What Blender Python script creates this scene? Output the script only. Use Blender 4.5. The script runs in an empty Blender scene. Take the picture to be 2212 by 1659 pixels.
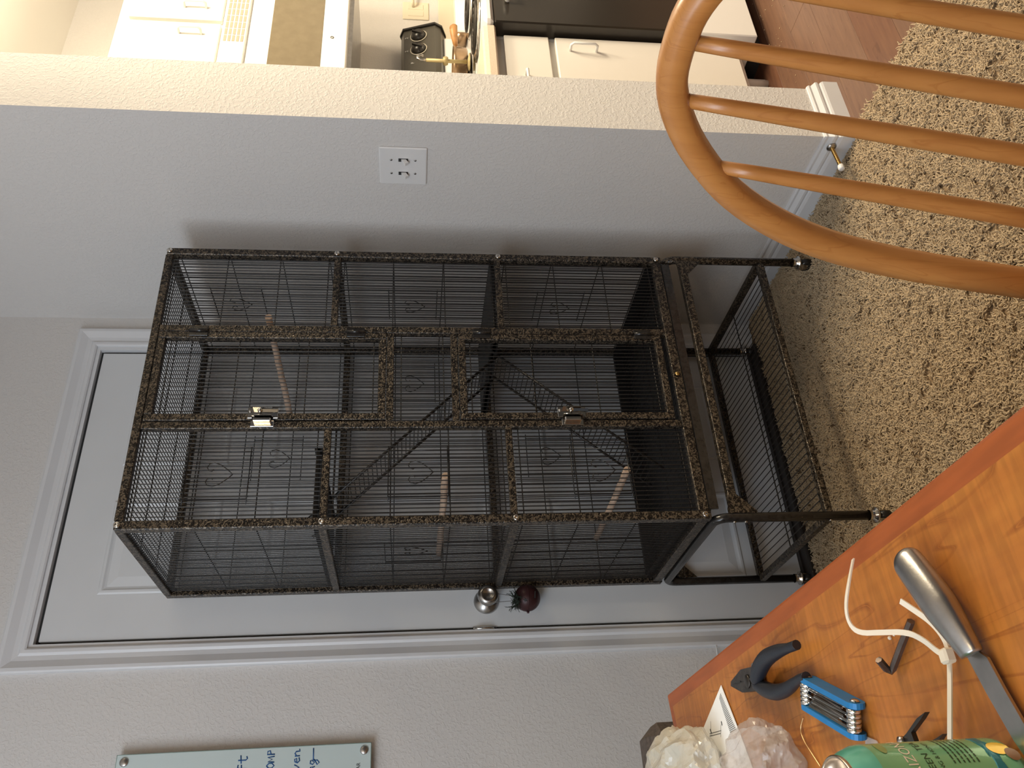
import bpy, math, random
import numpy as np
from mathutils import Vector, Matrix
random.seed(7)
rng = np.random.default_rng(7)
SC = bpy.context.scene
COL = SC.collection
PI = math.pi

# ------------------------------------------------------------ camera
cam_data = bpy.data.cameras.new('camera')
cam_data.sensor_fit = 'HORIZONTAL'
cam_data.sensor_width = 36.0
cam_data.lens = 1818.7 / 2212 * 36.0
cam_data.clip_start = 0.02
cam = bpy.data.objects.new('camera', cam_data)
COL.objects.link(cam)
CAM = Vector((-1.60295, -2.21806, 1.13165))
CF = Vector((0.52031695, 0.84525888, -0.12168687))
CR = Vector((0.85164573, -0.52411708, 0.00091301))
CU = Vector((0.06300644, 0.10410915, 0.99256812))
# the photo was taken with the phone held upright and stored lying on its side
m = Matrix.Identity(4)
for i in range(3):
    m[i][0] = -CU[i]; m[i][1] = CR[i]; m[i][2] = -CF[i]; m[i][3] = CAM[i]
cam.matrix_world = m
SC.camera = cam

# ------------------------------------------------------------ world, lights, exposure
W = bpy.data.worlds.new('world'); SC.world = W; W.use_nodes = True
W.node_tree.nodes['Background'].inputs[0].default_value = (0.62, 0.68, 0.78, 1)
W.node_tree.nodes['Background'].inputs[1].default_value = 0.08

def area(name, loc, target, size, power, color, size_y=None, spread=None):
    l = bpy.data.lights.new(name, 'AREA'); l.energy = power; l.color = color
    l.shape = 'RECTANGLE'; l.size = size; l.size_y = size_y or size
    if spread: l.spread = spread
    o = bpy.data.objects.new(name, l); COL.objects.link(o)
    o.location = loc
    o.rotation_euler = (Vector(target) - Vector(loc)).to_track_quat('-Z', 'Y').to_euler()
    return o
window_light = area('window_daylight', (-2.74, -2.1, 1.93), (0, -2.1, 1.93), 2.3, 42, (0.79, 0.89, 1.0), 0.72)
def point_lamp(name, loc, r, power, color):
    l = bpy.data.lights.new(name, 'POINT'); l.energy = power; l.color = color; l.shadow_soft_size = r
    o = bpy.data.objects.new(name, l); COL.objects.link(o); o.location = loc
    return o
kitchen_light = area('kitchen_ceiling_light', (1.40, -2.0, 2.40), (1.35, -1.9, 0), 1.0, 82, (1.0, 0.84, 0.60), 0.5, spread=2.5)
kitchen_fill = point_lamp('kitchen_fill_light', (0.95, -1.20, 2.15), 0.10, 58, (1.0, 0.84, 0.60))  # added fill light for the wall end top, upper cabinets and kitchen ceiling
dining_light = point_lamp('dining_ceiling_light', (-1.9, -3.1, 2.0), 0.10, 13, (1.0, 0.74, 0.44))

SC.view_settings.view_transform = 'Standard'
SC.view_settings.look = 'None'
SC.view_settings.gamma = 1.0
SC.view_settings.use_curve_mapping = False
SC.view_settings.exposure = 0.0
SC.cycles.max_bounces = 8

# ------------------------------------------------------------ materials
def new_mat(name):
    mt = bpy.data.materials.new(name); mt.use_nodes = True
    return mt, mt.node_tree, mt.node_tree.nodes['Principled BSDF']

def mat(name, col, rough=0.5, metal=0.0, var=0.0, vscale=30, bump=0.0, bscale=200, bdist=0.001,
        alpha=1.0, trans=0.0, stretch=None, coat=0.0, col2=None, detail=3, emit=None, ior=None):
    mt, nt, b = new_mat(name)
    N, L = nt.nodes, nt.links
    b.inputs['Base Color'].default_value = (*col, 1)
    b.inputs['Roughness'].default_value = rough
    b.inputs['Metallic'].default_value = metal
    if trans: b.inputs['Transmission Weight'].default_value = trans
    if coat: b.inputs['Coat Weight'].default_value = coat
    if alpha < 1: b.inputs['Alpha'].default_value = alpha
    if ior: b.inputs['IOR'].default_value = ior
    tc = N.new('ShaderNodeTexCoord')
    mp = N.new('ShaderNodeMapping'); L.new(tc.outputs['Object'], mp.inputs[0])
    if stretch: mp.inputs['Scale'].default_value = stretch
    nz = N.new('ShaderNodeTexNoise'); nz.inputs['Scale'].default_value = vscale
    nz.inputs['Detail'].default_value = detail
    L.new(mp.outputs[0], nz.inputs['Vector'])
    rp = N.new('ShaderNodeValToRGB')
    rp.color_ramp.elements[0].position = 0.35; rp.color_ramp.elements[1].position = 0.65
    c2 = col2 or tuple(min(1, c * (1 + var)) for c in col)
    rp.color_ramp.elements[0].color = (*[c * (1 - var) for c in col], 1) if not col2 else (*col, 1)
    rp.color_ramp.elements[1].color = (*c2, 1)
    L.new(nz.outputs['Fac'], rp.inputs[0]); L.new(rp.outputs[0], b.inputs['Base Color'])
    if bump:
        n2 = N.new('ShaderNodeTexNoise'); n2.inputs['Scale'].default_value = bscale
        n2.inputs['Detail'].default_value = 2
        L.new(mp.outputs[0], n2.inputs['Vector'])
        bp = N.new('ShaderNodeBump'); bp.inputs['Strength'].default_value = bump
        bp.inputs['Distance'].default_value = bdist
        L.new(n2.outputs['Fac'], bp.inputs['Height']); L.new(bp.outputs[0], b.inputs['Normal'])
    return mt

def wall_mat(name, col):
    # painted drywall with an orange peel texture
    mt, nt, b = new_mat(name); N, L = nt.nodes, nt.links
    b.inputs['Base Color'].default_value = (*col, 1); b.inputs['Roughness'].default_value = 0.72
    tc = N.new('ShaderNodeTexCoord')
    nz = N.new('ShaderNodeTexNoise'); nz.inputs['Scale'].default_value = 120; nz.inputs['Detail'].default_value = 2.5
    nz.inputs['Distortion'].default_value = 0.6
    L.new(tc.outputs['Object'], nz.inputs['Vector'])
    rp = N.new('ShaderNodeValToRGB'); rp.color_ramp.elements[0].position = 0.47; rp.color_ramp.elements[1].position = 0.62
    L.new(nz.outputs['Fac'], rp.inputs[0])
    bp = N.new('ShaderNodeBump'); bp.inputs['Strength'].default_value = 0.40; bp.inputs['Distance'].default_value = 0.0012
    L.new(rp.outputs[0], bp.inputs['Height']); L.new(bp.outputs[0], b.inputs['Normal'])
    return mt

def wood_mat(name, c1, c2, c3, scale=1.0, axis=1, rough=0.32, figure=0.0, bump=0.05, coat=0.25):
    # long grain running along the given axis of the object
    mt, nt, b = new_mat(name); N, L = nt.nodes, nt.links
    tc = N.new('ShaderNodeTexCoord'); mp = N.new('ShaderNodeMapping')
    s = [9 * scale] * 3; s[axis] = 1.1 * scale
    mp.inputs['Scale'].default_value = s
    L.new(tc.outputs['Object'], mp.inputs[0])
    nz = N.new('ShaderNodeTexNoise'); nz.inputs['Scale'].default_value = 1.6; nz.inputs['Detail'].default_value = 3
    nz.inputs['Distortion'].default_value = 0.5
    L.new(mp.outputs[0], nz.inputs['Vector'])
    mul = N.new('ShaderNodeMath'); mul.operation = 'MULTIPLY'; mul.inputs[1].default_value = 9
    L.new(nz.outputs['Fac'], mul.inputs[0])
    fr = N.new('ShaderNodeMath'); fr.operation = 'FRACT'; L.new(mul.outputs[0], fr.inputs[0])
    rp = N.new('ShaderNodeValToRGB'); e = rp.color_ramp.elements
    e[0].position = 0.0; e[0].color = (*c2, 1); e[1].position = 1.0; e[1].color = (*c1, 1)
    k = e.new(0.10); k.color = (*c1, 1); k = e.new(0.93); k.color = (*c1, 1); k = e.new(0.985); k.color = (*c2, 1)
    L.new(fr.outputs[0], rp.inputs[0])
    n2 = N.new('ShaderNodeTexNoise'); n2.inputs['Scale'].default_value = 4; n2.inputs['Detail'].default_value = 4
    mp2 = N.new('ShaderNodeMapping'); s2 = [14 * scale] * 3; s2[axis] = 1.2 * scale
    mp2.inputs['Scale'].default_value = s2
    L.new(tc.outputs['Object'], mp2.inputs[0]); L.new(mp2.outputs[0], n2.inputs['Vector'])
    mx = N.new('ShaderNodeMix'); mx.data_type = 'RGBA'; mx.inputs[7].default_value = (*c3, 1)
    rp2 = N.new('ShaderNodeValToRGB'); rp2.color_ramp.elements[0].position = 0.4; rp2.color_ramp.elements[1].position = 0.7
    L.new(n2.outputs['Fac'], rp2.inputs[0]); L.new(rp2.outputs[0], mx.inputs[0]); L.new(rp.outputs[0], mx.inputs[6])
    out = mx.outputs[2]
    if figure:
        mp3 = N.new('ShaderNodeMapping'); s3 = [16, 16, 16]; s3[axis] = 130
        mp3.inputs['Scale'].default_value = s3
        L.new(tc.outputs['Object'], mp3.inputs[0])
        n3 = N.new('ShaderNodeTexNoise'); n3.inputs['Scale'].default_value = 1.2; n3.inputs['Detail'].default_value = 2
        L.new(mp3.outputs[0], n3.inputs['Vector'])
        rp3 = N.new('ShaderNodeValToRGB'); rp3.color_ramp.elements[0].position = 0.42; rp3.color_ramp.elements[1].position = 0.6
        rp3.color_ramp.elements[0].color = (1 - figure,) * 3 + (1,); rp3.color_ramp.elements[1].color = (1, 1, 1, 1)
        L.new(n3.outputs['Fac'], rp3.inputs[0])
        m3 = N.new('ShaderNodeMix'); m3.data_type = 'RGBA'; m3.blend_type = 'MULTIPLY'; m3.inputs[0].default_value = 1
        L.new(out, m3.inputs[6]); L.new(rp3.outputs[0], m3.inputs[7]); out = m3.outputs[2]
    L.new(out, b.inputs['Base Color'])
    b.inputs['Roughness'].default_value = rough; b.inputs['Coat Weight'].default_value = coat
    b.inputs['Coat Roughness'].default_value = 0.25
    bp = N.new('ShaderNodeBump'); bp.inputs['Strength'].default_value = bump; bp.inputs['Distance'].default_value = 0.0005
    L.new(n2.outputs['Fac'], bp.inputs['Height']); L.new(bp.outputs[0], b.inputs['Normal'])
    return mt

def hammer_mat():
    mt, nt, b = new_mat('hammered_paint_glints'); N, L = nt.nodes, nt.links
    tc = N.new('ShaderNodeTexCoord')
    nz = N.new('ShaderNodeTexNoise'); nz.inputs['Scale'].default_value = 175; nz.inputs['Detail'].default_value = 1.5
    nz.inputs['Distortion'].default_value = 1.2
    L.new(tc.outputs['Object'], nz.inputs['Vector'])
    rp = N.new('ShaderNodeValToRGB'); e = rp.color_ramp.elements
    e[0].position = 0.47; e[0].color = (0.009, 0.007, 0.006, 1); e[1].position = 0.60; e[1].color = (0.135, 0.106, 0.075, 1)  # tan flecks put the gloss glints of the hammered relief into the colour
    L.new(nz.outputs['Fac'], rp.inputs[0]); L.new(rp.outputs[0], b.inputs['Base Color'])
    b.inputs['Roughness'].default_value = 0.30; b.inputs['Metallic'].default_value = 0.35
    bp = N.new('ShaderNodeBump'); bp.inputs['Strength'].default_value = 1.0; bp.inputs['Distance'].default_value = 0.0016
    L.new(nz.outputs['Fac'], bp.inputs['Height']); L.new(bp.outputs[0], b.inputs['Normal'])
    return mt

M = {}
M['wall'] = wall_mat('white_textured_paint', (0.66, 0.642, 0.625))
M['ceiling'] = mat('ceiling_paint', (0.86, 0.85, 0.81), 0.8, bump=0.3, bscale=90)
M['trim'] = mat('white_gloss_trim_paint', (0.68, 0.69, 0.71), 0.35, var=0.02, vscale=5)
M['door'] = mat('white_door_paint', (0.66, 0.68, 0.70), 0.42, var=0.02, vscale=4, bump=0.04, bscale=60)
M['seal'] = mat('dark_weather_seal', (0.03, 0.03, 0.03), 0.7)
M['hammer'] = hammer_mat()
M['wire'] = mat('black_wire_paint', (0.016, 0.014, 0.013), 0.33, var=0.3, vscale=200)
M['gloss_black'] = mat('gloss_black_tube', (0.02, 0.018, 0.017), 0.2, var=0.3, vscale=90, bump=0.2, bscale=160)
M['tray'] = mat('black_plastic_tray', (0.012, 0.011, 0.011), 0.42, bump=0.15, bscale=300)
M['chrome'] = mat('chrome', (0.60, 0.58, 0.55), 0.15, 1.0)
M['steel'] = mat('brushed_steel', (0.42, 0.41, 0.40), 0.30, 1.0, var=0.08, vscale=60, bump=0.05, bscale=600)
M['dark_steel'] = mat('dark_steel', (0.085, 0.075, 0.068), 0.38, 0.9, var=0.3, vscale=80, bump=0.2, bscale=500)
M['hex_steel'] = mat('blackened_steel', (0.14, 0.11, 0.095), 0.34, 0.9, var=0.15, vscale=90)
M['brass'] = mat('brass', (0.55, 0.36, 0.13), 0.3, 1.0)
M['dowel'] = mat('raw_pine_dowel', (0.60, 0.44, 0.33), 0.65, var=0.10, vscale=30, stretch=(6, 1, 6))
M['carpet'] = mat('carpet_backing', (0.22, 0.15, 0.085), 0.95, var=0.35, vscale=120, bump=0.8, bscale=240, bdist=0.004)
M['yarn'] = mat('carpet_yarn', (0.43, 0.325, 0.205), 0.9, vscale=8, col2=(0.55, 0.43, 0.28), detail=5)
M['maple'] = wood_mat('maple_table_veneer', (0.43, 0.155, 0.026), (0.27, 0.078, 0.013), (0.38, 0.126, 0.021), 1.2, 1, 0.42, 0.16, 0.04, 0.0)
M['cherry'] = mat('red_brown_table_edge', (0.30, 0.075, 0.017), 0.45, var=0.1, vscale=14, stretch=(8, 1, 8))
M['oak'] = wood_mat('honey_oak', (0.47, 0.20, 0.052), (0.39, 0.15, 0.036), (0.41, 0.165, 0.042), 1.6, 2, 0.34, 0.0, 0.05, 0.3)
M['plank'] = wood_mat('brown_floor_plank', (0.140, 0.074, 0.048), (0.105, 0.052, 0.033), (0.175, 0.094, 0.058), 1.4, 0, 0.38, 0, 0.06, 0.1)
M['plank_dark'] = wood_mat('dark_floor_plank', (0.125, 0.056, 0.034), (0.090, 0.038, 0.022), (0.16, 0.075, 0.042), 1.3, 0, 0.4, 0, 0.06, 0.1)
M['white_cab'] = mat('white_cabinet_laminate', (0.76, 0.73, 0.68), 0.4, var=0.01, vscale=4)
M['white_enamel'] = mat('white_enamel', (0.80, 0.79, 0.77), 0.22, var=0.01, vscale=4)
M['counter'] = mat('beige_countertop', (0.66, 0.55, 0.44), 0.42, var=0.08, vscale=260)
M['black_glass'] = mat('black_oven_glass', (0.022, 0.018, 0.014), 0.22)
M['black_panel'] = mat('black_control_panel', (0.080, 0.073, 0.058), 0.32, bump=0.1, bscale=500)
M['knob_black'] = mat('black_knob_plastic', (0.016, 0.014, 0.012), 0.3)
M['burner'] = mat('burner_coil', (0.05, 0.045, 0.04), 0.4, 0.7)
M['copper'] = mat('brown_enamel_pot', (0.33, 0.22, 0.13), 0.25, 0.6, var=0.15, vscale=15)
M['wood_handle'] = mat('brown_wooden_handle', (0.40, 0.20, 0.07), 0.45, var=0.15, vscale=40)
M['plastic_white'] = mat('white_plastic', (0.74, 0.74, 0.74), 0.35, var=0.01, vscale=6)
M['ivory'] = mat('ivory_outlet_plastic', (0.72, 0.66, 0.52), 0.4)
M['grille'] = mat('tan_grille_shadow', (0.42, 0.33, 0.25), 0.6)
M['mw_glass'] = mat('microwave_window', (0.20, 0.165, 0.11), 0.12, var=0.05, vscale=30)
M['navy'] = mat('dark_blue_rubber_grip', (0.012, 0.014, 0.021), 0.46, bump=0.1, bscale=400)
M['blue'] = mat('blue_aluminium', (0.012, 0.17, 0.42), 0.42, 0.15, var=0.06, vscale=60)
M['tie'] = mat('natural_nylon', (0.80, 0.72, 0.60), 0.38, trans=0.0)
M['paper'] = mat('white_paper', (0.80, 0.79, 0.76), 0.8, var=0.01, vscale=10)
M['ink'] = mat('black_ink', (0.02, 0.02, 0.02), 0.7)
M['grey_ink'] = mat('grey_print_ink', (0.16, 0.15, 0.14), 0.7)
M['blue_ink'] = mat('blue_marker_ink', (0.01, 0.09, 0.28), 0.5)
M['board'] = mat('pale_green_glass_board', (0.58, 0.68, 0.68), 0.3, var=0.01, vscale=3)
M['board_edge'] = mat('green_glass_edge', (0.24, 0.34, 0.31), 0.15)
M['upholstery'] = mat('dark_brown_upholstery', (0.065, 0.050, 0.042), 0.9, var=0.25, vscale=200, bump=0.4, bscale=500)
M['gold_wire'] = mat('bare_gold_wire', (0.85, 0.60, 0.30), 0.3, 0.9)
M['bell'] = mat('maroon_bell_paint', (0.042, 0.012, 0.014), 0.42, 0.2, var=0.2, vscale=60)
M['pine'] = mat('dark_pine_sprig', (0.012, 0.022, 0.013), 0.8, var=0.3, vscale=60)
M['berry'] = mat('red_berry', (0.20, 0.02, 0.012), 0.35)
M['string'] = mat('grey_cord', (0.20, 0.19, 0.18), 0.7)
M['can'] = mat('sea_green_can', (0.17, 0.46, 0.25), 0.25, 0.15, var=0.08, vscale=9, coat=0.4)
M['can_teal'] = mat('teal_can_neck', (0.12, 0.46, 0.36), 0.22, 0.15, var=0.15, vscale=30, coat=0.4)
M['can_blue'] = mat('blue_can_stripe', (0.015, 0.19, 0.24), 0.3, 0.2)
M['can_white'] = mat('pale_can_print', (0.75, 0.70, 0.60), 0.3, 0.1)
M['can_yellow'] = mat('yellow_can_print', (0.80, 0.55, 0.06), 0.28, 0.2)
M['can_olive'] = mat('olive_can_print', (0.22, 0.30, 0.10), 0.3)
M['can_brown'] = mat('brown_can_print', (0.20, 0.09, 0.03), 0.35)
M['can_dark'] = mat('dark_green_can_print', (0.015, 0.05, 0.02), 0.4)
M['alu'] = mat('aluminium_lid', (0.62, 0.50, 0.38), 0.25, 1.0)
M['dull_brass'] = mat('dull_olive_brass', (0.42, 0.34, 0.17), 0.5, 0.25)
M['dial'] = mat('pale_dial_print', (0.5, 0.46, 0.38), 0.5)
M['crumb'] = mat('pale_crumb', (0.45, 0.33, 0.2), 0.7)
M['threshold'] = mat('dark_bronze_threshold', (0.022, 0.017, 0.014), 0.5)

def bag_mat(name, col, tr, rough):
    mt, nt, b = new_mat(name); N, L = nt.nodes, nt.links
    b.inputs['Base Color'].default_value = (*col, 1); b.inputs['Roughness'].default_value = rough
    b.inputs['Coat Weight'].default_value = 0.6; b.inputs['Coat Roughness'].default_value = 0.08
    tc = N.new('ShaderNodeTexCoord')
    nz = N.new('ShaderNodeTexNoise'); nz.inputs['Scale'].default_value = 22; nz.inputs['Detail'].default_value = 2
    nz.inputs['Distortion'].default_value = 2.2
    L.new(tc.outputs['Object'], nz.inputs['Vector'])
    bp = N.new('ShaderNodeBump'); bp.inputs['Strength'].default_value = 0.9; bp.inputs['Distance'].default_value = 0.004
    L.new(nz.outputs['Fac'], bp.inputs['Height']); L.new(bp.outputs[0], b.inputs['Normal'])
    tb = N.new('ShaderNodeBsdfTransparent'); mx = N.new('ShaderNodeMixShader'); mx.inputs[0].default_value = tr
    L.new(b.outputs[0], mx.inputs[1]); L.new(tb.outputs[0], mx.inputs[2])
    L.new(mx.outputs[0], N['Material Output'].inputs[0])
    return mt
M['bag_cream'] = bag_mat('milky_plastic_film', (0.66, 0.61, 0.50), 0.30, 0.35)
M['bag_clear'] = bag_mat('clear_plastic_film', (0.58, 0.50, 0.44), 0.60, 0.2)

# ------------------------------------------------------------ mesh builder
class MB:
    def __init__(s): s.v = []; s.f = []; s.sm = []
    def add(s, vs, fs, smooth=False):
        n = len(s.v); s.v += [tuple(v) for v in vs]
        s.f += [tuple(i + n for i in f) for f in fs]; s.sm += [smooth] * len(fs)
        return s
    def box(s, lo, hi, bev=0.0):
        x0, y0, z0 = [min(a, b) for a, b in zip(lo, hi)]; x1, y1, z1 = [max(a, b) for a, b in zip(lo, hi)]
        if bev <= 0:
            v = [(x0, y0, z0), (x1, y0, z0), (x1, y1, z0), (x0, y1, z0), (x0, y0, z1), (x1, y0, z1), (x1, y1, z1), (x0, y1, z1)]
            return s.add(v, [(0, 3, 2, 1), (4, 5, 6, 7), (0, 1, 5, 4), (1, 2, 6, 5), (2, 3, 7, 6), (3, 0, 4, 7)])
        b = min(bev, (x1 - x0) / 2.01, (y1 - y0) / 2.01, (z1 - z0) / 2.01)
        vs = []; idx = {}
        for sx in (0, 1):
            for sy in (0, 1):
                for sz in (0, 1):
                    X = (x0, x1)[sx]; Y = (y0, y1)[sy]; Z = (z0, z1)[sz]
                    dx = b if sx == 0 else -b; dy = b if sy == 0 else -b; dz = b if sz == 0 else -b
                    idx[(sx, sy, sz, 0)] = len(vs); vs.append((X, Y + dy, Z + dz))
                    idx[(sx, sy, sz, 1)] = len(vs); vs.append((X + dx, Y, Z + dz))
                    idx[(sx, sy, sz, 2)] = len(vs); vs.append((X + dx, Y + dy, Z))
        fs = []
        I = lambda a, b_, c, k: idx[(a, b_, c, k)]
        for a in (0, 1):
            q = [I(a, 0, 0, 0), I(a, 1, 0, 0), I(a, 1, 1, 0), I(a, 0, 1, 0)]; fs.append(q if a else q[::-1])
            q = [I(0, a, 0, 1), I(0, a, 1, 1), I(1, a, 1, 1), I(1, a, 0, 1)]; fs.append(q if a else q[::-1])
            q = [I(0, 0, a, 2), I(1, 0, a, 2), I(1, 1, a, 2), I(0, 1, a, 2)]; fs.append(q if a else q[::-1])
        for a in (0, 1):
            for c in (0, 1):
                fs.append([I(a, c, 0, 0), I(a, c, 1, 0), I(a, c, 1, 1), I(a, c, 0, 1)])
                fs.append([I(a, 0, c, 0), I(a, 1, c, 0), I(a, 1, c, 2), I(a, 0, c, 2)])
                fs.append([I(0, a, c, 1), I(1, a, c, 1), I(1, a, c, 2), I(0, a, c, 2)])
                for d in (0, 1): fs.append([I(a, c, d, 0), I(a, c, d, 1), I(a, c, d, 2)])
        return s.add(vs, fs)
    def tube(s, path, r, n=8, caps=True, smooth=True, closed=False, flat=None, up=None):
        P = [Vector(p) for p in path]; k = len(P)
        R_ = r if isinstance(r, (list, tuple)) else [r] * k
        prev = None; vs = []; fs = []
        for i, p in enumerate(P):
            if closed: t = (P[(i + 1) % k] - P[i - 1])
            else: t = (P[min(i + 1, k - 1)] - P[max(i - 1, 0)])
            t.normalize()
            if prev is None:
                u = Vector(up) if up else (Vector((0, 0, 1)) if abs(t.z) < 0.9 else Vector((1, 0, 0)))
            else: u = prev
            u = (u - t * u.dot(t)); u.normalize(); prev = u; w = t.cross(u)
            for j in range(n):
                a = 2 * PI * j / n + (PI / n if n == 4 else 0)
                q = 1.0 if flat is None else flat
                vs.append(p + u * (math.cos(a) * R_[i] * q) + w * (math.sin(a) * R_[i]))
        m_ = k if closed else k - 1
        for i in range(m_):
            for j in range(n):
                a = i * n + j; b = i * n + (j + 1) % n; c = ((i + 1) % k) * n + (j + 1) % n; d = ((i + 1) % k) * n + j
                fs.append((a, b, c, d))
        s.add(vs, fs, smooth and n > 4)
        if caps and not closed:
            s.f.append(tuple(range(len(s.v) - len(vs), len(s.v) - len(vs) + n))[::-1]); s.sm.append(False)
            s.f.append(tuple(range(len(s.v) - n, len(s.v)))); s.sm.append(False)
        return s
    def bar(s, a, b, w, h=None, up=(0, 0, 1)):
        # rectangular bar from a to b, w across, h along up
        a = Vector(a); b = Vector(b); t = (b - a).normalized(); u = Vector(up); u = (u - t * u.dot(t)).normalized(); x = t.cross(u)
        h = h or w; v = []
        for p in (a, b):
            for su, sx in ((-1, -1), (-1, 1), (1, 1), (1, -1)): v.append(p + u * su * h / 2 + x * sx * w / 2)
        return s.add(v, [(0, 1, 2, 3), (7, 6, 5, 4), (0, 4, 5, 1), (1, 5, 6, 2), (2, 6, 7, 3), (3, 7, 4, 0)])
    def lathe(s, prof, c=(0, 0, 0), n=24, axis=(0, 0, 1), smooth=True, a0=0, a1=2 * PI):
        ax = Vector(axis).normalized(); u = Vector((1, 0, 0)) if abs(ax.x) < 0.9 else Vector((0, 1, 0))
        u = (u - ax * u.dot(ax)).normalized(); w = ax.cross(u); c = Vector(c); vs = []; fs = []
        for r, z in prof:
            for j in range(n):
                a = a0 + (a1 - a0) * j / n; vs.append(c + ax * z + u * (r * math.cos(a)) + w * (r * math.sin(a)))
        for i in range(len(prof) - 1):
            for j in range(n):
                fs.append((i * n + j, i * n + (j + 1) % n, (i + 1) * n + (j + 1) % n, (i + 1) * n + j))
        return s.add(vs, fs, smooth)
    def sphere(s, c, r, n=12, sc=(1, 1, 1)):
        k = n // 2 + 1; vs = []; fs = []
        for i in range(k + 1):
            ph = PI * i / k
            for j in range(n):
                a = 2 * PI * j / n
                vs.append((c[0] + r * sc[0] * math.sin(ph) * math.cos(a), c[1] + r * sc[1] * math.sin(ph) * math.sin(a), c[2] + r * sc[2] * math.cos(ph)))
        for i in range(k):
            for j in range(n): fs.append((i * n + j, (i + 1) * n + j, (i + 1) * n + (j + 1) % n, i * n + (j + 1) % n))
        return s.add(vs, fs, True)
    def prism(s, poly, d, origin=(0, 0, 0), ex=(1, 0, 0), ey=(0, 1, 0), ez=(0, 0, 1), smooth=False):
        o = Vector(origin); ex = Vector(ex); ey = Vector(ey); ez = Vector(ez); n = len(poly)
        vs = [o + ex * p[0] + ey * p[1] for p in poly] + [o + ex * p[0] + ey * p[1] + ez * d for p in poly]
        fs = [tuple(range(n))[::-1], tuple(range(n, 2 * n))] + [(i, (i + 1) % n, n + (i + 1) % n, n + i) for i in range(n)]
        return s.add(vs, fs, smooth)
    def build(s, name, material, parent=None, label=None, cat=None, group=None, kind=None, fix=True, origin=None):
        me = bpy.data.meshes.new(name); me.from_pydata([tuple(v) for v in s.v], [], s.f); me.update()
        if fix:
            import bmesh
            bm = bmesh.new(); bm.from_mesh(me); bmesh.ops.recalc_face_normals(bm, faces=bm.faces); bm.to_mesh(me); bm.free()
        if any(s.sm): me.polygons.foreach_set('use_smooth', s.sm)
        me.materials.append(M[material] if isinstance(material, str) else material)
        o = bpy.data.objects.new(name, me); COL.objects.link(o)
        if parent is not None:
            o.parent = parent
            o.matrix_parent_inverse = Matrix.Translation(-PLOC[parent.name])
        PLOC[o.name] = Vector((0, 0, 0))
        tag(o, label, cat, group, kind)
        return o

PLOC = {}
def tag(o, label=None, cat=None, group=None, kind=None):
    if label: o['label'] = label
    if cat: o['category'] = cat
    if group: o['group'] = group
    if kind: o['kind'] = kind
    return o
def thing(name, label, cat, loc=(0, 0, 0), group=None):
    o = bpy.data.objects.new(name, None); COL.objects.link(o); o.location = loc; o.empty_display_size = 0.05
    PLOC[o.name] = Vector(loc)
    return tag(o, label, cat, group)
def struct(mb, name, material, **k): return mb.build(name, material, kind='structure', **k)
def text_polys(txt, size):
    # outline of a word as flat polygons in its own x, y
    cu = bpy.data.curves.new('lettering', 'FONT'); cu.body = txt; cu.size = size; cu.resolution_u = 3
    ob = bpy.data.objects.new('lettering', cu); COL.objects.link(ob)
    dg = bpy.context.evaluated_depsgraph_get(); me = bpy.data.meshes.new_from_object(ob.evaluated_get(dg))
    vs = [tuple(v.co) for v in me.vertices]; fs = [tuple(p.vertices) for p in me.polygons]
    bpy.data.objects.remove(ob); bpy.data.meshes.remove(me)
    return vs, fs

# ============================================================ THE SETTING
WT = 0.1815          # thickness of the partition wall on the right
WE = -0.818          # its free end
CEIL = 2.44
D0, D1, DH = -0.988, -0.1285, 2.043      # door leaf
OP = 0.008
struct(MB().box((-2.9, 0, 0), (D0 - OP - 0.012, 0.11, CEIL)).box((D1 + OP + 0.012, 0, 0), (3.2, 0.11, CEIL))
       .box((D0 - OP - 0.012, 0, DH + OP + 0.012), (D1 + OP + 0.012, 0.11, CEIL)), 'wall_back', 'wall')
struct(MB().box((0, WE, 0), (WT, 0, CEIL)), 'wall_partition', 'wall')
struct(MB().box((-2.87, -5.0, 0), (-2.77, 0.0, 1.5)).box((-2.87, -5.0, 2.35), (-2.77, 0.0, CEIL))
       .box((-2.87, -0.93, 1.5), (-2.77, 0.0, 2.35)).box((-2.87, -5.0, 1.5), (-2.77, -3.27, 2.35)), 'wall_left', 'wall')
wn = thing('window_1', None, None, (-2.80, -2.1, 1.2)); wn['kind'] = 'structure'
MB().box((-2.86, -3.27, 1.5), (-2.80, -3.22, 2.35)).box((-2.86, -0.98, 1.5), (-2.80, -0.93, 2.35)).box((-2.86, -3.22, 1.5), (-2.80, -0.98, 1.55)).box(
    (-2.86, -3.22, 2.30), (-2.80, -0.98, 2.35)).box((-2.85, -2.12, 1.55), (-2.81, -2.08, 2.30)).build('window_frame', 'trim', wn)
MB().box((-2.90, -3.32, 1.47), (-2.74, -0.88, 1.50), 0.005).build('window_sill', 'trim', wn)
struct(MB().box((3.2, -5.0, 0), (3.3, 0.11, CEIL)), 'wall_right_bounce', 'wall')  # unseen wall, added to bounce light back into the kitchen
struct(MB().box((-2.9, -5.0, CEIL), (3.3, 0.11, CEIL + 0.08)), 'ceiling', 'ceiling')
floor = struct(MB().box((-2.9, -5.0, -0.06), (0.012, 0.11, 0.0)), 'floor', 'carpet')
kfloor = struct(MB().box((0.012, -5.0, -0.06), (3.3, 0.0, -0.012)), 'floor', 'seal')
# laminate planks of the kitchen, laid along x
pw = 0.118
for r in range(14):
    y1 = -0.02 - r * pw
    xs = [0.013]
    x = 0.35 + 0.9 * ((r * 0.37) % 1)
    while x < 3.0: xs.append(x); x += 1.2
    xs.append(3.2)
    for k in range(len(xs) - 1):
        MB().box((xs[k] + 0.0006, y1 - pw + 0.0008, -0.012), (xs[k + 1] - 0.0006, y1, 0.0), 0.0008).build(
            'plank', 'plank' if (r * 3 + k) % 4 else 'plank_dark', kfloor)
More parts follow.
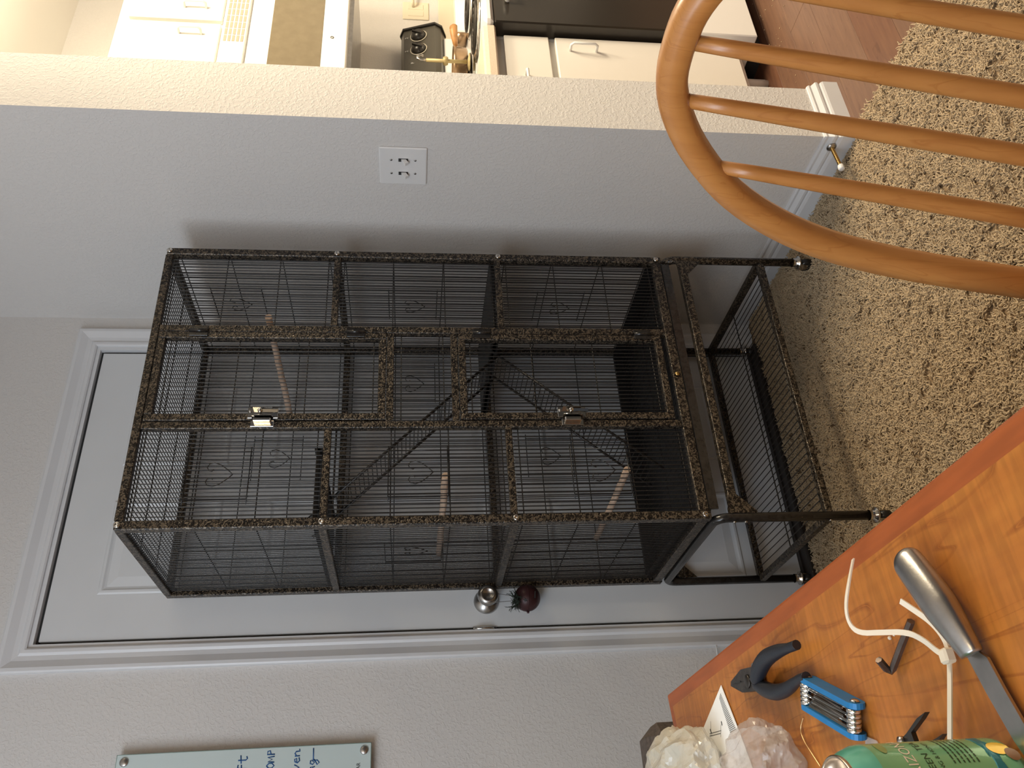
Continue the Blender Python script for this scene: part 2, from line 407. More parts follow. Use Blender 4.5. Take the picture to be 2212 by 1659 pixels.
# ---- door casing, jamb, leaf
def ring_profile(x0, x1, z1, prof, z0=0.0, y=0.0):
    # casing mitred round three sides of an opening; prof = (distance from opening, thickness)
    mb = MB(); n = len(prof); vs = []
    for (cx, cz, sx, sz) in ((x0, z0, -1, 0), (x0, z1, -1, 1), (x1, z1, 1, 1), (x1, z0, 1, 0)):
        for d, t in prof: vs.append((cx + sx * d, y - t, cz + sz * d))
    fs = []
    for k in range(3):
        for i in range(n): fs.append((k * n + i, k * n + (i + 1) % n, (k + 1) * n + (i + 1) % n, (k + 1) * n + i))
    fs += [tuple(range(n)), tuple(range(3 * n, 4 * n))[::-1]]
    return mb.add(vs, fs)
OX0, OX1, OZ = D0 - OP - 0.010, D1 + OP + 0.010, DH + OP + 0.010
struct(ring_profile(OX0, OX1, OZ, [(0, 0), (0, .010), (.004, .013), (.012, .013), (.018, .008), (.030, .010), (.042, .016),
       (.048, .019), (.056, .019), (.060, .016), (.060, 0)]), 'trim_1', 'trim')
struct(ring_profile(D0 - OP, D1 + OP, DH + OP, [(0, .004), (.0105, .004), (.0105, -.11), (0, -.11)]), 'trim_2', 'trim')
struct(ring_profile(D0 - 0.002, D1 + 0.002, DH + 0.002, [(0, -.012), (.0065, -.012), (.0065, -.10), (0, -.10)]), 'trim_3', 'seal')
door = thing('door_1', None, None, ((D0 + D1) / 2, 0, 0)); door['kind'] = 'structure'
LY = 0.004
MB().box((D0, LY, 0.022), (D1, LY + 0.036, DH), 0.001).build('door_leaf', 'door', door)
def panel(x0, x1, z0, z1):
    mb = MB(); prof = [(0, 0), (.004, .0035), (.010, .0040), (.015, .001), (.020, -.0005), (.045, .0035)]
    n = len(prof); vs = []
    for (cx, cz, sx, sz) in ((x0, z0, 1, 1), (x1, z0, -1, 1), (x1, z1, -1, -1), (x0, z1, 1, -1)):
        for d, t in prof: vs.append((cx + sx * d, LY - 0.0006 - t, cz + sz * d))
    fs = []
    for k in range(4):
        for i in range(n - 1): fs.append((k * n + i, k * n + i + 1, ((k + 1) % 4) * n + i + 1, ((k + 1) % 4) * n + i))
    fs.append(tuple(k * n + n - 1 for k in range(4)))
    return mb.add(vs, fs)
for (a, b) in ((-0.872, -0.612), (-0.505, -0.245)):
    for (c, d) in ((0.185, 0.74), (0.90, 1.52), (1.64, 1.926)):
        panel(a, b, c, d).build('door_panel', 'door', door)
MB().box((D0 - 0.004, -0.0, 0.90), (D0 + 0.0005, 0.012, 0.965), 0.0015).tube(
    [(D0 - 0.006, -0.0, 0.962), (D0 - 0.006, -0.006, 0.95), (D0 - 0.006, -0.007, 0.934), (D0 - 0.006, -0.006, 0.918), (D0 - 0.006, 0.0, 0.906)], 0.003, 6
    ).build('strike_plate', 'chrome', door)
kn = MB().lathe([(0.0, -0.004), (0.033, -0.004), (0.034, 0.0), (0.032, 0.006), (0.020, 0.013), (0.013, 0.018), (0.012, 0.030),
     (0.018, 0.036), (0.0255, 0.044), (0.0275, 0.052), (0.026, 0.060), (0.019, 0.066), (0.014, 0.066), (0.012, 0.063), (0, 0.063)],
     (-0.921, 0.002, 0.925), 32, (0, -1, 0)).build('door_knob', 'steel', door)
struct(MB().box((D0 - 0.02, -0.05, 0.0), (D1 + 0.02, 0.10, 0.018), 0.004).box((D0, -0.012, 0.0), (D1, 0.03, 0.022)), 'trim_4', 'threshold')
# ---- baseboards
BP = [(0, 0), (.0145, 0), (.0145, .040), (.0125, .046), (.0095, .049), (.0125, .055), (.0125, .061), (.0085, .067), (.0055, .072), (.0065, .078), (.004, .083), (0, .083)]
def base_run(pts):
    # baseboard following a line of wall corners (x, y), room on the left-hand side
    mb = MB(); n = len(BP); P = [Vector((p[0], p[1])) for p in pts]; vs = []
    for i, p in enumerate(P):
        def nrm(a, b): d = (b - a).normalized(); return Vector((-d.y, d.x))
        if i == 0: o = nrm(P[0], P[1])
        elif i == len(P) - 1: o = nrm(P[-2], P[-1])
        else:
            a = nrm(P[i - 1], p); b = nrm(p, P[i + 1]); o = (a + b) / (1 + a.dot(b))
        for t, z in BP: vs.append((p.x + o.x * t, p.y + o.y * t, z))
    fs = []
    for k in range(len(P) - 1):
        for i in range(n): fs.append((k * n + i, k * n + (i + 1) % n, (k + 1) * n + (i + 1) % n, (k + 1) * n + i))
    fs += [tuple(range(n)), tuple(range((len(P) - 1) * n, len(P) * n))[::-1]]
    return mb.add(vs, fs)
struct(base_run([(WT, WE + 0.03), (WT, WE), (0, WE), (0, 0)][::-1][::-1]), 'baseboard_right', 'trim')
struct(base_run([(-2.77, 0), (OX0 - 0.061, 0)][::-1]), 'baseboard_left', 'trim')
struct(base_run([(OX1 + 0.061, 0), (0, 0)][::-1]), 'baseboard_back', 'trim')

# ---- carpet pile: countless curls of yarn, grown on the floor by geometry nodes
def curl_cluster():
    mb = MB()
    for k in range(9):
        cx, cy = rng.uniform(-.0085, .0085, 2); a = rng.uniform(0, 2 * PI); lean = rng.uniform(.004, .009)
        h = rng.uniform(.010, .017); tw = rng.uniform(-1, 1); path = []
        for i in range(5):
            t = i / 4; bend = a + tw * t * 1.8
            path.append((cx + math.cos(bend) * lean * t * t * 1.3, cy + math.sin(bend) * lean * t * t * 1.3, h * (t - 0.30 * t * t) - 0.001))
        mb.tube(path, [.0012, .0014, .0014, .0013, .0008], 4, smooth=False)
    return mb
yo = curl_cluster().build('yarn_curls', 'yarn', fix=False)
COL.objects.unlink(yo)
pm = MB()
for (x0, y0, x1, y1) in ((-1.50, -2.1, 0.010, WE - 0.015), (-1.50, WE - 0.015, -0.015, -0.05)):
    pm.add([(x0, y0, 0.0005), (x1, y0, 0.0005), (x1, y1, 0.0005), (x0, y1, 0.0005)], [(0, 1, 2, 3)])
pile = pm.build('carpet_pile', 'yarn', fix=False, label='thick beige shag carpet pile covering the living room floor', cat='carpet', kind='stuff')
ng = bpy.data.node_groups.new('grow_pile', 'GeometryNodeTree')
ng.interface.new_socket('Geometry', in_out='INPUT', socket_type='NodeSocketGeometry')
ng.interface.new_socket('Geometry', in_out='OUTPUT', socket_type='NodeSocketGeometry')
gi = ng.nodes.new('NodeGroupInput'); go = ng.nodes.new('NodeGroupOutput')
dp = ng.nodes.new('GeometryNodeDistributePointsOnFaces'); dp.inputs['Density'].default_value = 10500
ip = ng.nodes.new('GeometryNodeInstanceOnPoints'); oi = ng.nodes.new('GeometryNodeObjectInfo'); oi.inputs['Object'].default_value = yo
oi.inputs['As Instance'].default_value = True
rv = ng.nodes.new('FunctionNodeRandomValue'); rv.data_type = 'FLOAT_VECTOR'
rv.inputs[0].default_value = (-0.2, -0.2, 0); rv.inputs[1].default_value = (0.2, 0.2, 6.28)
rs = ng.nodes.new('FunctionNodeRandomValue'); rs.data_type = 'FLOAT'; rs.inputs[2].default_value = 0.7; rs.inputs[3].default_value = 1.15
ng.links.new(gi.outputs[0], dp.inputs['Mesh']); ng.links.new(dp.outputs['Points'], ip.inputs['Points'])
ng.links.new(oi.outputs['Geometry'], ip.inputs['Instance']); ng.links.new(rv.outputs[0], ip.inputs['Rotation'])
ng.links.new(rs.outputs[1], ip.inputs['Scale']); ng.links.new(ip.outputs[0], go.inputs[0])
md = pile.modifiers.new('pile', 'NODES'); md.node_group = ng

# ============================================================ THE CAGE
X0, X1, Y0, Y1 = -0.895, -0.1256, -0.0192, -0.485   # left, right, back, front (outer faces)
H, Z1, Z2, ZB = 1.7476, 1.3184, 0.8950, 0.4600
T = 0.0205
cage = thing('wire_cage', 'tall black wire pet cage on a wheeled stand, in the corner before the white door', 'cage', ((X0 + X1) / 2, (Y0 + Y1) / 2, 0))
def part(mb, name, mt='hammer', parent=cage, **k): return mb.build(name, mt, parent, **k)
# corner posts
for x in (X0, X1 - T):
    for y in (Y1, Y0 - T):
        part(MB().box((x, y, ZB - 0.015), (x + T, y + T, H - 0.002), 0.002), 'corner_post')
# rails round the box at four heights
def ring(z, h=0.018, front=True):
    a = 0.0015
    for y in (Y0 - T + a, Y1 + a):
        if y < -0.3 and not front: continue
        part(MB().box((X0 + T, y, z - h / 2), (X1 - T, y + T - 2 * a, z + h / 2), 0.0015), 'rail')
    for x in (X0 + a, X1 - T + a):
        part(MB().box((x, Y1 + T, z - h / 2), (x + T - 2 * a, Y0 - T, z + h / 2), 0.0015), 'rail')
ring(H - 0.009); ring(Z1, front=False); ring(Z2, front=False); ring(ZB, 0.024)
# front face uprights and short rails
FX = [(-0.386, -0.3665), (-0.654, -0.636)]
for a, b in FX: part(MB().box((a, Y1 + 0.0015, ZB + 0.012), (b, Y1 + T - 0.0015, H - 0.018), 0.0015), 'front_upright')
for z in (Z1 - 0.002, Z2 + 0.003):
    part(MB().box((X0 + T, Y1 + 0.002, z - 0.008), (-0.654, Y1 + T - 0.002, z + 0.008), 0.001), 'front_rail')
    part(MB().box((-0.3665, Y1 + 0.002, z - 0.008), (X1 - T, Y1 + T - 0.002, z + 0.008), 0.001), 'front_rail')
for z0, z1 in ((1.168, 1.185), (1.0117, 1.0286)):
    part(MB().box((-0.636, Y1 + 0.002, z0), (-0.386, Y1 + T - 0.002, z1), 0.001), 'front_rail')
# wire panels
WR = 0.00130
def wires(ax, fixed, a0, a1, z0, z1, hz, mb=None, sp=0.0112, r=WR):
    mb = mb or MB(); n = max(2, round((a1 - a0) / sp))
    def P(u, w, off=0.0): return (u, fixed + off, w) if ax == 'x' else (fixed + off, u, w)
    for i in range(1, n):
        u = a0 + (a1 - a0) * i / n
        mb.tube([P(u, z0), P(u, z1)], r, 5, caps=False)
    for z in hz: mb.tube([P(a0, z, 0.0024), P(a1, z, 0.0024)], r * 1.15, 5, caps=False)
    return mb
def hz(z0, z1): L_ = z1 - z0; return [z0 + 0.012, z0 + L_ * 0.335, z0 + L_ * 0.66, z1 - 0.012]
tiers = [(ZB + 0.012, Z2 - 0.008), (Z2 + 0.008, Z1 - 0.008), (Z1 + 0.008, H - 0.018)]
def panel_part(mb): return part(mb, 'wire_panel', 'wire', kind='stuff')
for z0, z1 in tiers:
    panel_part(wires('x', Y1 + T / 2, X0 + T, -0.654, z0, z1, hz(z0, z1)))
    panel_part(wires('x', Y1 + T / 2, -0.3665, X1 - T, z0, z1, hz(z0, z1)))
    panel_part(wires('x', Y0 - T / 2, X0 + T, X1 - T, z0, z1, hz(z0, z1)))
    panel_part(wires('y', X0 + T / 2, Y1 + T, Y0 - T, z0, z1, hz(z0, z1)))
    panel_part(wires('y', X1 - T / 2, Y1 + T, Y0 - T, z0, z1, hz(z0, z1)))
panel_part(wires('x', Y1 + T / 2, -0.636, -0.386, 1.0286, 1.168, [1.047, 1.150]))
# roof: wires from front to back, crossed by three
rf = MB(); n = 64
for i in range(1, n):
    x = X0 + T + (X1 - X0 - 2 * T) * i / n
    rf.tube([(x, Y1 + T, H - 0.010), (x, Y0 - T, H - 0.010)], WR, 5, caps=False)
for y in (Y1 + 0.045, Y1 + 0.165, Y1 + 0.30, Y0 - 0.045): rf.tube([(X0 + T, y, H - 0.0124), (X1 - T, y, H - 0.0124)], WR * 1.15, 5, caps=False)
part(rf, 'roof_panel', 'wire', kind='stuff')
# doors
def make_door(z0, z1, hinges, latch_z):
    dx0, dx1 = -0.6335, -0.3885; w = 0.0175; ya, yb = Y1 - 0.001, Y1 + 0.017
    d = part(MB().box((dx0, ya, z0), (dx0 + w, yb, z1), 0.0012).box((dx1 - w, ya, z0), (dx1, yb, z1), 0.0012)
             .box((dx0 + w, ya, z1 - w), (dx1 - w, yb, z1), 0.0012).box((dx0 + w, ya, z0), (dx1 - w, yb, z0 + w), 0.0012), 'cage_door')
    wires('x', Y1 + 0.009, dx0 + w, dx1 - w, z0 + w, z1 - w, hz(z0 + w, z1 - w)).build('door_wires', 'wire', d, kind='stuff')
    for hz_ in hinges:
        MB().box((-0.402, Y1 - 0.004, hz_ - 0.022), (-0.374, Y1 - 0.0012, hz_ + 0.022), 0.001).tube(
            [(-0.3872, Y1 - 0.005, hz_ - 0.022), (-0.3872, Y1 - 0.005, hz_ + 0.022)], 0.0042, 10).build('hinge', 'gloss_black', d)
    # chrome slam latch
    lx, ly, lz = -0.6325, Y1 - 0.002, latch_z
    MB().box((lx + 0.002, ly - 0.0015, lz - 0.034), (lx + 0.030, ly, lz + 0.034), 0.0007).build('latch_plate', 'chrome', d)
    lt = MB().box((lx + 0.0015, ly - 0.015, lz - 0.024), (lx + 0.0035, ly - 0.0015, lz + 0.024)).box(
        (lx + 0.024, ly - 0.013, lz - 0.022), (lx + 0.026, ly - 0.0015, lz + 0.022)).lathe(
        [(0, 0), (0.0055, 0), (0.0055, 0.008), (0.004, 0.010), (0, 0.010)], (lx + 0.013, ly - 0.012, lz + 0.004), 14, (0, -1, 0))
    lt.bar((lx + 0.013, ly - 0.016, lz + 0.006), (lx + 0.010, ly - 0.020, lz - 0.036), 0.008, 0.003, up=(0, 1, 0))
    lt.tube([(lx + 0.006, ly - 0.007, lz - 0.02), (lx + 0.006, ly - 0.007, lz + 0.022)], 0.0035, 8)
    lt.build('latch_lever', 'chrome', d)
    for dz in (-0.029, 0.029):
        MB().lathe([(0, 0), (0.004, 0), (0.0035, 0.002), (0, 0.0028)], (lx + 0.020, ly - 0.0015, lz + dz), 10, (0, -1, 0)).build('latch_screw', 'steel', d)
    MB().box((lx - 0.020, ly - 0.0015, lz - 0.026), (lx - 0.004, ly, lz + 0.026), 0.0007).box(
        (lx - 0.012, ly - 0.014, lz - 0.020), (lx - 0.002, ly - 0.0015, lz + 0.020), 0.002).build('latch_keeper', 'chrome', d)
make_door(1.187, 1.7275, (1.635, 1.262), 1.4640)
make_door(0.487, 1.0098, (0.950, 0.535), 0.7430)
# chrome bolts on the posts
for x in (X0 + T / 2, X1 - T / 2):
    for z in (H - 0.009, Z1, Z2, ZB):
        part(MB().lathe([(0, 0), (0.0072, 0), (0.0072, 0.003), (0.005, 0.005), (0.003, 0.0045), (0, 0.003)], (x, Y1, z), 14, (0, -1, 0)), 'bolt', 'chrome')
part(MB().lathe([(0, 0), (0.006, 0), (0.006, 0.004), (0, 0.005)], (-0.506, Y1, 0.4620), 12, (0, -1, 0)), 'bolt', 'brass')
# little feeder doors with a wire heart
def feeder(ax, fixed, u, z, w=0.115, h=0.135, s=1):
    P = (lambda a, b, o=0.0: (a, fixed + o, b)) if ax == 'x' else (lambda a, b, o=0.0: (fixed + o, a, b))
    o = 0.005 * s; mb = MB()
    mb.tube([P(u - w / 2, z - h / 2, o), P(u + w / 2, z - h / 2, o), P(u + w / 2, z + h / 2, o), P(u - w / 2, z + h / 2, o)], 0.0014, 5, closed=True)
    for q in (-1, 1): mb.tube([P(u - w / 2 - 0.012, z + q * h / 2, o * .5), P(u + w / 2 + 0.012, z + q * h / 2, o * .5)], 0.0013, 5)
    fd = part(mb, 'feeder_door', 'wire')
    hp = []
    for sg in (1, -1):
        pts = [(0, -0.030), (sg * .010, -0.020), (sg * .021, -0.006), (sg * .0255, .006), (sg * .023, .016), (sg * .016, .020), (sg * .009, .017), (sg * .007, .010), (sg * .011, .007)]
        hp.append([P(u + a * 1.12, z + b * 1.12, o * 1.6) for a, b in pts])
    hm = MB()
    for q in hp: hm.tube(q, 0.0012, 5)
    hm.build('wire_heart', 'wire', fd)
for z in (1.550, 1.110, 0.688): feeder('x', Y1 + T / 2, -0.769, z, s=-1)
for z in (1.60, 1.12, 0.70): feeder('y', X1 - T / 2, -0.27, z, s=-1)
feeder('x', Y0 - T / 2, -0.50, 1.50); feeder('x', Y0 - T / 2, -0.50, 0.72); feeder('y', X0 + T / 2, -0.27, 1.12, s=1)
feeder('x', Y0 - T / 2, -0.25, 1.12)
# platforms, ladders
part(MB().box((X1 - T, Y1 + 0.02, 0.9070), (-0.385, Y0 - T, 0.9170), 0.001).box((-0.385, Y1 + 0.02, 0.903), (-0.380, Y0 - T, 0.922)), 'platform', 'tray')
part(MB().box((X0 + T, Y1 + 0.02, 1.331), (-0.697, Y0 - T, 1.340), 0.001).box((-0.702, Y1 + 0.02, 1.327), (-0.697, Y0 - T, 1.345)), 'platform', 'tray')
def ladder(p0, p1, yn, yf):
    mb = MB(); a = Vector((p0[0], 0, p0[1])); b = Vector((p1[0], 0, p1[1])); n = int((b - a).length / 0.0135)
    for y in (yn, yf):
        mb.tube([a + Vector((0, y, 0)), b + Vector((0, y, 0))], 0.0036, 6)
    ld = part(mb, 'ladder', 'wire')
    rg = MB()
    for i in range(1, n):
        p = a.lerp(b, i / n); rg.tube([(p.x, yn, p.z), (p.x, yf, p.z)], 0.0012, 5, caps=False)
    rg.build('rungs', 'wire', ld, kind='stuff')
ladder((-0.862, 1.352), (-0.425, 0.905), -0.445, -0.338)
ladder((-0.392, 0.935), (-0.742, 0.520), -0.430, -0.325)
# tray and grate
tr = part(MB().box((X0 + T, Y1 + 0.004, 0.443), (X1 - T, Y0 - T, 0.449)).box((X0 + T, Y1 + 0.022, 0.449), (X0 + T + 0.004, Y0 - T, 0.487))
     .box((X1 - T - 0.004, Y1 + 0.022, 0.449), (X1 - T, Y0 - T, 0.487)).box((X0 + T, Y0 - T - 0.005, 0.449), (X1 - T, Y0 - T, 0.487)), 'pull_out_tray', 'tray')
MB().box((X0 + T + 0.004, Y1 + 0.001, 0.425), (X1 - T - 0.004, Y1 + 0.006, 0.446)).build('tray_lip', 'gloss_black', tr)
gr = MB()
for i in range(1, 40):
    x = X0 + T + (X1 - X0 - 2 * T) * i / 40; gr.tube([(x, Y1 + T, 0.463), (x, Y0 - T, 0.463)], 0.0010, 4, caps=False)
for y in (-0.40, -0.26, -0.12): gr.tube([(X0 + T, y, 0.461), (X1 - T, y, 0.461)], 0.0013, 4, caps=False)
part(gr, 'floor_grate', 'wire', kind='stuff')
# ---- stand
SX = (X0 - 0.006, X1 + 0.006)
for x, s in ((SX[0], 1), (SX[1], -1)):
    xc = x + s * 0.010; pts = []
    zt, rr = 0.4335, 0.030
    pts.append((xc, Y1 + 0.008, 0.058))
    pts.append((xc, Y1 + 0.008, zt - rr))
    for k in range(1, 6):
        a = k / 6 * PI / 2; pts.append((xc, Y1 + 0.008 + rr * (1 - math.cos(a)), zt - rr + rr * math.sin(a)))
    for k in range(5, 0, -1):
        a = k / 6 * PI / 2; pts.append((xc, Y0 - 0.008 - rr * (1 - math.cos(a)), zt - rr + rr * math.sin(a)))
    pts.append((xc, Y0 - 0.008, zt - rr)); pts.append((xc, Y0 - 0.008, 0.058))
    part(MB().tube(pts, 0.0112, 12), 'leg_frame', 'gloss_black' if s > 0 else 'hammer')
for y in (Y1 + 0.010, Y0 - 0.010):
    part(MB().box((SX[0] + 0.018, y - 0.009, 0.3755), (SX[1] - 0.018, y + 0.009, 0.3960), 0.0015), 'cross_rail')
    for x, s in ((SX[0] + 0.018, 1), (SX[1] - 0.018, -1)):
        g = MB().prism([(0, 0.405), (s * 0.010, 0.405), (s * 0.050, 0.394), (s * 0.050, 0.380), (s * 0.004, 0.335), (0, 0.335)], 0.0024, (x, y - (0.0115 if y < -0.3 else -0.0095), 0), (1, 0, 0), (0, 0, 1), (0, 1, 0))
        part(g, 'gusset')
ZS = 0.1592
for y in (Y1 + 0.010, Y0 - 0.010): part(MB().box((SX[0] + 0.016, y - 0.008, ZS - 0.009), (SX[1] - 0.016, y + 0.008, ZS + 0.008), 0.001), 'shelf_rail')
for x in (SX[0] + 0.010, SX[1] - 0.010): part(MB().box((x - 0.008, Y1 + 0.016, ZS - 0.009), (x + 0.008, Y0 - 0.016, ZS + 0.008), 0.001), 'shelf_rail')
sw = MB()
for i in range(1, 41):
    x = SX[0] + 0.02 + (SX[1] - SX[0] - 0.04) * i / 41; sw.tube([(x, Y1 + 0.012, ZS + 0.004), (x, Y0 - 0.012, ZS + 0.004)], 0.0013, 5, caps=False)
for y in (Y1 + 0.030, -0.25): sw.tube([(SX[0] + 0.02, y, ZS + 0.001), (SX[1] - 0.02, y, ZS + 0.001)], 0.0017, 5, caps=False)
part(sw, 'wire_shelf', 'wire', kind='stuff')
for x in (SX[0] + 0.010, SX[1] - 0.010):
    for y in (Y1 + 0.008, Y0 - 0.008):
        c = part(MB().lathe([(0.0125, 0.062), (0.0125, 0.050), (0.019, 0.047), (0.019, 0.043), (0.008, 0.041), (0, 0.041)], (x, y, 0), 16).box(
            (x - 0.012, y - 0.004, 0.018), (x - 0.0095, y + 0.016, 0.044)).box((x + 0.0095, y - 0.004, 0.018), (x + 0.012, y + 0.016, 0.044)), 'caster', 'chrome')
        MB().lathe([(0, -0.009), (0.016, -0.009), (0.0195, -0.006), (0.0195, 0.006), (0.016, 0.009), (0, 0.009)], (x, y + 0.008, 0.0195), 18, (1, 0, 0)).build('wheel', 'knob_black', c)
for z in (0.392, 0.365, 0.16):
    part(MB().lathe([(0, 0), (0.004, 0), (0.0035, 0.003), (0, 0.0035)], (SX[0], Y1 + 0.006, z), 8, (-1, 0, 0)), 'bolt', 'chrome')
# ---- three perches bolted inside
def perch(a, b, label):
    a = Vector(a); b = Vector(b); n = 14; mb = MB(); d = (b - a)
    mb.tube([a.lerp(b, i / n) + Vector((random.uniform(-.0008, .0008), 0, random.uniform(-.0008, .0008))) for i in range(n + 1)],
            [0.0085 + random.uniform(-.0007, .0007) for _ in range(n + 1)], 14)
    o = mb.build('perch', 'dowel', label=label, cat='perch', group='wooden perches inside the cage')
    MB().bar(a + Vector((0, -0.0006, -0.007)), a + Vector((0, -0.0006, 0.007)), 0.0014, 0.001, up=(0, 1, 0)).build('sawn_slot', 'ink', o)
perch((-0.325, -0.462, 1.481), (-0.365, -0.040, 1.474), 'pale wooden dowel perch high in the cage behind the upper door')
perch((-0.768, -0.462, 1.048), (-0.800, -0.040, 1.050), 'pale wooden dowel perch in the middle tier under the upper ladder')
perch((-0.7585, -0.462, 0.6195), (-0.766, -0.040, 0.6135), 'pale wooden dowel perch low in the cage beside the foot of the lower ladder')

# ============================================================ ON THE WALLS
# double light switch on the partition wall
sy, sz = -0.6735, 1.146
sw = thing('light_switch', 'white double toggle light switch plate on the grey wall right of the cage', 'light switch', (0, sy, sz))
MB().box((-0.0055, sy - 0.062, sz - 0.060), (0, sy + 0.062, sz + 0.060), 0.0045).build('cover_plate', 'plastic_white', sw)
for q in (-0.0225, 0.0225):
    MB().box((-0.0065, sy + q - 0.0052, sz - 0.012), (-0.0050, sy + q + 0.0052, sz + 0.012)).build('toggle_slot', 'seal', sw)
    MB().bar((-0.004, sy + q, sz + 0.001), (-0.0195, sy + q, sz - 0.009), 0.0082, 0.0095, up=(0, 0, 1)).build('toggle', 'plastic_white', sw)
    for z in (0.030, -0.030):
        MB().lathe([(0, 0), (0.0032, 0), (0.0028, 0.0012), (0, 0.0014)], (-0.0055, sy + q, sz + z), 10, (-1, 0, 0)).box(
            (-0.0072, sy + q - 0.0025, sz + z - 0.0004), (-0.0066, sy + q + 0.0025, sz + z + 0.0004)).build('screw', 'steel', sw)
# spring door stop
ds = thing('door_stop', 'brass spring door stop with a white tip, screwed into the baseboard end', 'door stop', (-0.0145, -0.796, 0.052))
MB().lathe([(0, 0), (0.013, 0), (0.013, 0.002), (0.008, 0.006), (0, 0.006)], (-0.0125, -0.796, 0.056), 14, (-1, 0, -0.05)).build('base', 'steel', ds)
sp_ = [(-0.018 - 0.062 * i / 150, -0.796 + 0.0042 * math.cos(i * 0.84), 0.056 - 0.006 * i / 150 + 0.0042 * math.sin(i * 0.84)) for i in range(151)]
MB().tube(sp_, 0.0011, 5).build('spring', 'brass', ds)
MB().lathe([(0, 0), (0.0070, 0), (0.0080, 0.004), (0.0080, 0.012), (0.006, 0.015), (0, 0.015)], (-0.078, -0.796, 0.050), 14, (-1, 0, -0.05)).build('rubber_tip', 'plastic_white', ds)
# glass board
gb = thing('glass_board', 'frameless pale green glass writing board with blue handwriting, left of the door', 'whiteboard', (-1.70, -0.02, 1.51))
bx0, bx1, bz0, bz1 = -2.16, -1.2632, 1.220, 1.8008
MB().box((bx0, -0.026, bz0), (bx1, -0.020, bz1), 0.001).build('glass_pane', 'board', gb)
MB().box((bx1 - 0.0012, -0.0262, bz0), (bx1 + 0.0002, -0.0198, bz1)).box((bx0, -0.0262, bz0 - 0.0002), (bx1, -0.0198, bz0 + 0.0012)).box((bx0, -0.0262, bz1 - 0.0012), (bx1, -0.0198, bz1 + 0.0002)).build('polished_edge', 'board_edge', gb)
for x in (bx0 + 0.017, bx1 - 0.0165):
    for z in (bz0 + 0.0165, bz1 - 0.0182):
        MB().lathe([(0, -0.0255), (0.007, -0.0255), (0.007, -0.007), (0.0098, -0.007), (0.0098, 0.003), (0.008, 0.0045), (0, 0.0045)], (x, -0.026, z), 20, (0, -1, 0)).build('standoff', 'steel', gb)
GL = {  # handwriting strokes in a 1 x 1 cell
 'f': [[(.9, .95), (.6, 1.0), (.45, .8), (.42, .0)], [(.1, .55), (.9, .6)]],
 't': [[(.5, 1.0), (.5, .15), (.7, .0), (.95, .1)], [(.1, .65), (1.1, .75)]],
 'o': [[(.5, .6), (.15, .4), (.2, .05), (.6, .0), (.85, .3), (.6, .6), (.5, .6)]],
 'C': [[(.9, .85), (.5, 1.0), (.12, .6), (.2, .12), (.6, .0), (.95, .2)]],
 'M': [[(.05, .0), (.15, .85), (.45, .3), (.75, .9), (.9, .0)]],
 'P': [[(.25, .0), (.25, 1.0), (.7, .95), (.8, .65), (.25, .5)]],
 'O': [[(.5, 1.0), (.15, .7), (.15, .3), (.5, .0), (.85, .3), (.85, .7), (.5, 1.0)]],
 'L': [[(.2, 1.0), (.2, .0), (.8, .0)]],
 'e': [[(.15, .35), (.75, .4), (.6, .65), (.25, .6), (.1, .25), (.4, .0), (.85, .1)]],
 'n': [[(.1, .65), (.15, .0)], [(.15, .45), (.5, .65), (.75, .5), (.8, .0), (1.1, .1)]],
 'v': [[(.1, .65), (.4, .0), (.8, .65)]],
 'g': [[(.75, .6), (.3, .65), (.15, .3), (.45, .1), (.75, .5), (.75, -.3), (.4, -.55), (.1, -.3), (.9, .15)]],
 '-': [[(-.1, .25), (1.6, .3)]], 'a': [[(.75, .55), (.3, .6), (.1, .25), (.4, .0), (.75, .4), (.8, .0)]]}
def hand(word, x_end, z, cell, parent, mt='blue_ink'):
    mb = MB(); x = x_end - cell * 0.95 * len(word)
    for ch in word:
        for st in GL[ch]:
            mb.tube([(x + a * cell, -0.0266, z + b * cell * 1.15) for a, b in st], 0.0015, 5, flat=0.3, up=(0, 1, 0))
        x += cell * 0.95
    mb.build('handwriting', mt, parent)
hand('Left', -1.2800, 1.5060, 0.018, gb); hand('oCOMP', -1.2680, 1.4440, 0.0150, gb)
hand('oven', -1.2720, 1.3860, 0.0155, gb); hand('bag-'.replace('b', ''), -1.2790, 1.3500, 0.0150, gb)
vs, fs = text_polys('CLEAR', 0.0125)
MB().add([(-1.3400 + v[0] * 0.9, -0.0266, 1.2450 + v[1]) for v in vs], fs).build('printed_word', 'ink', gb, fix=False)
# jingle bell hung from the door knob
bc = Vector((-0.931, -0.050, 0.8215))
jb = thing('door_bell_ornament', 'maroon jingle bell with dark pine sprigs hanging from the door knob', 'bell', bc)
MB().sphere(bc, 0.0350, 28).build('bell', 'bell', jb)
MB().tube([bc + Vector((0.0354 * math.cos(a), 0.0354 * math.sin(a), 0)) for a in [i * PI / 16 for i in range(32)]], 0.0011, 5, closed=True).build('seam', 'bell', jb)
st = [(math.cos(PI / 2 + k * PI / 5) * (0.0062 if k % 2 == 0 else 0.0026), math.sin(PI / 2 + k * PI / 5) * (0.0062 if k % 2 == 0 else 0.0026)) for k in range(10)]
dirn = (CAM - bc).normalized(); dz = Vector((dirn.x - 0.15, dirn.y, 0.28)).normalized()
ux = Vector((0, 0, 1)).cross(dz).normalized(); uy = dz.cross(ux)
MB().prism(st, 0.004, bc + dz * 0.0330, ux, uy, dz).build('star_hole', 'ink', jb)
MB().bar(bc + Vector((-0.010, -0.0295, -0.016)), bc + Vector((0.008, -0.0295, -0.018)), 0.004, 0.003).build('slot', 'ink', jb)
MB().lathe([(0, 0), (0.004, 0), (0.003, 0.005), (0, 0.006)], bc + Vector((-0.0350, 0, 0)), 8, (-1, 0, 0)).build('seam_tab', 'bell', jb)
cd = MB()
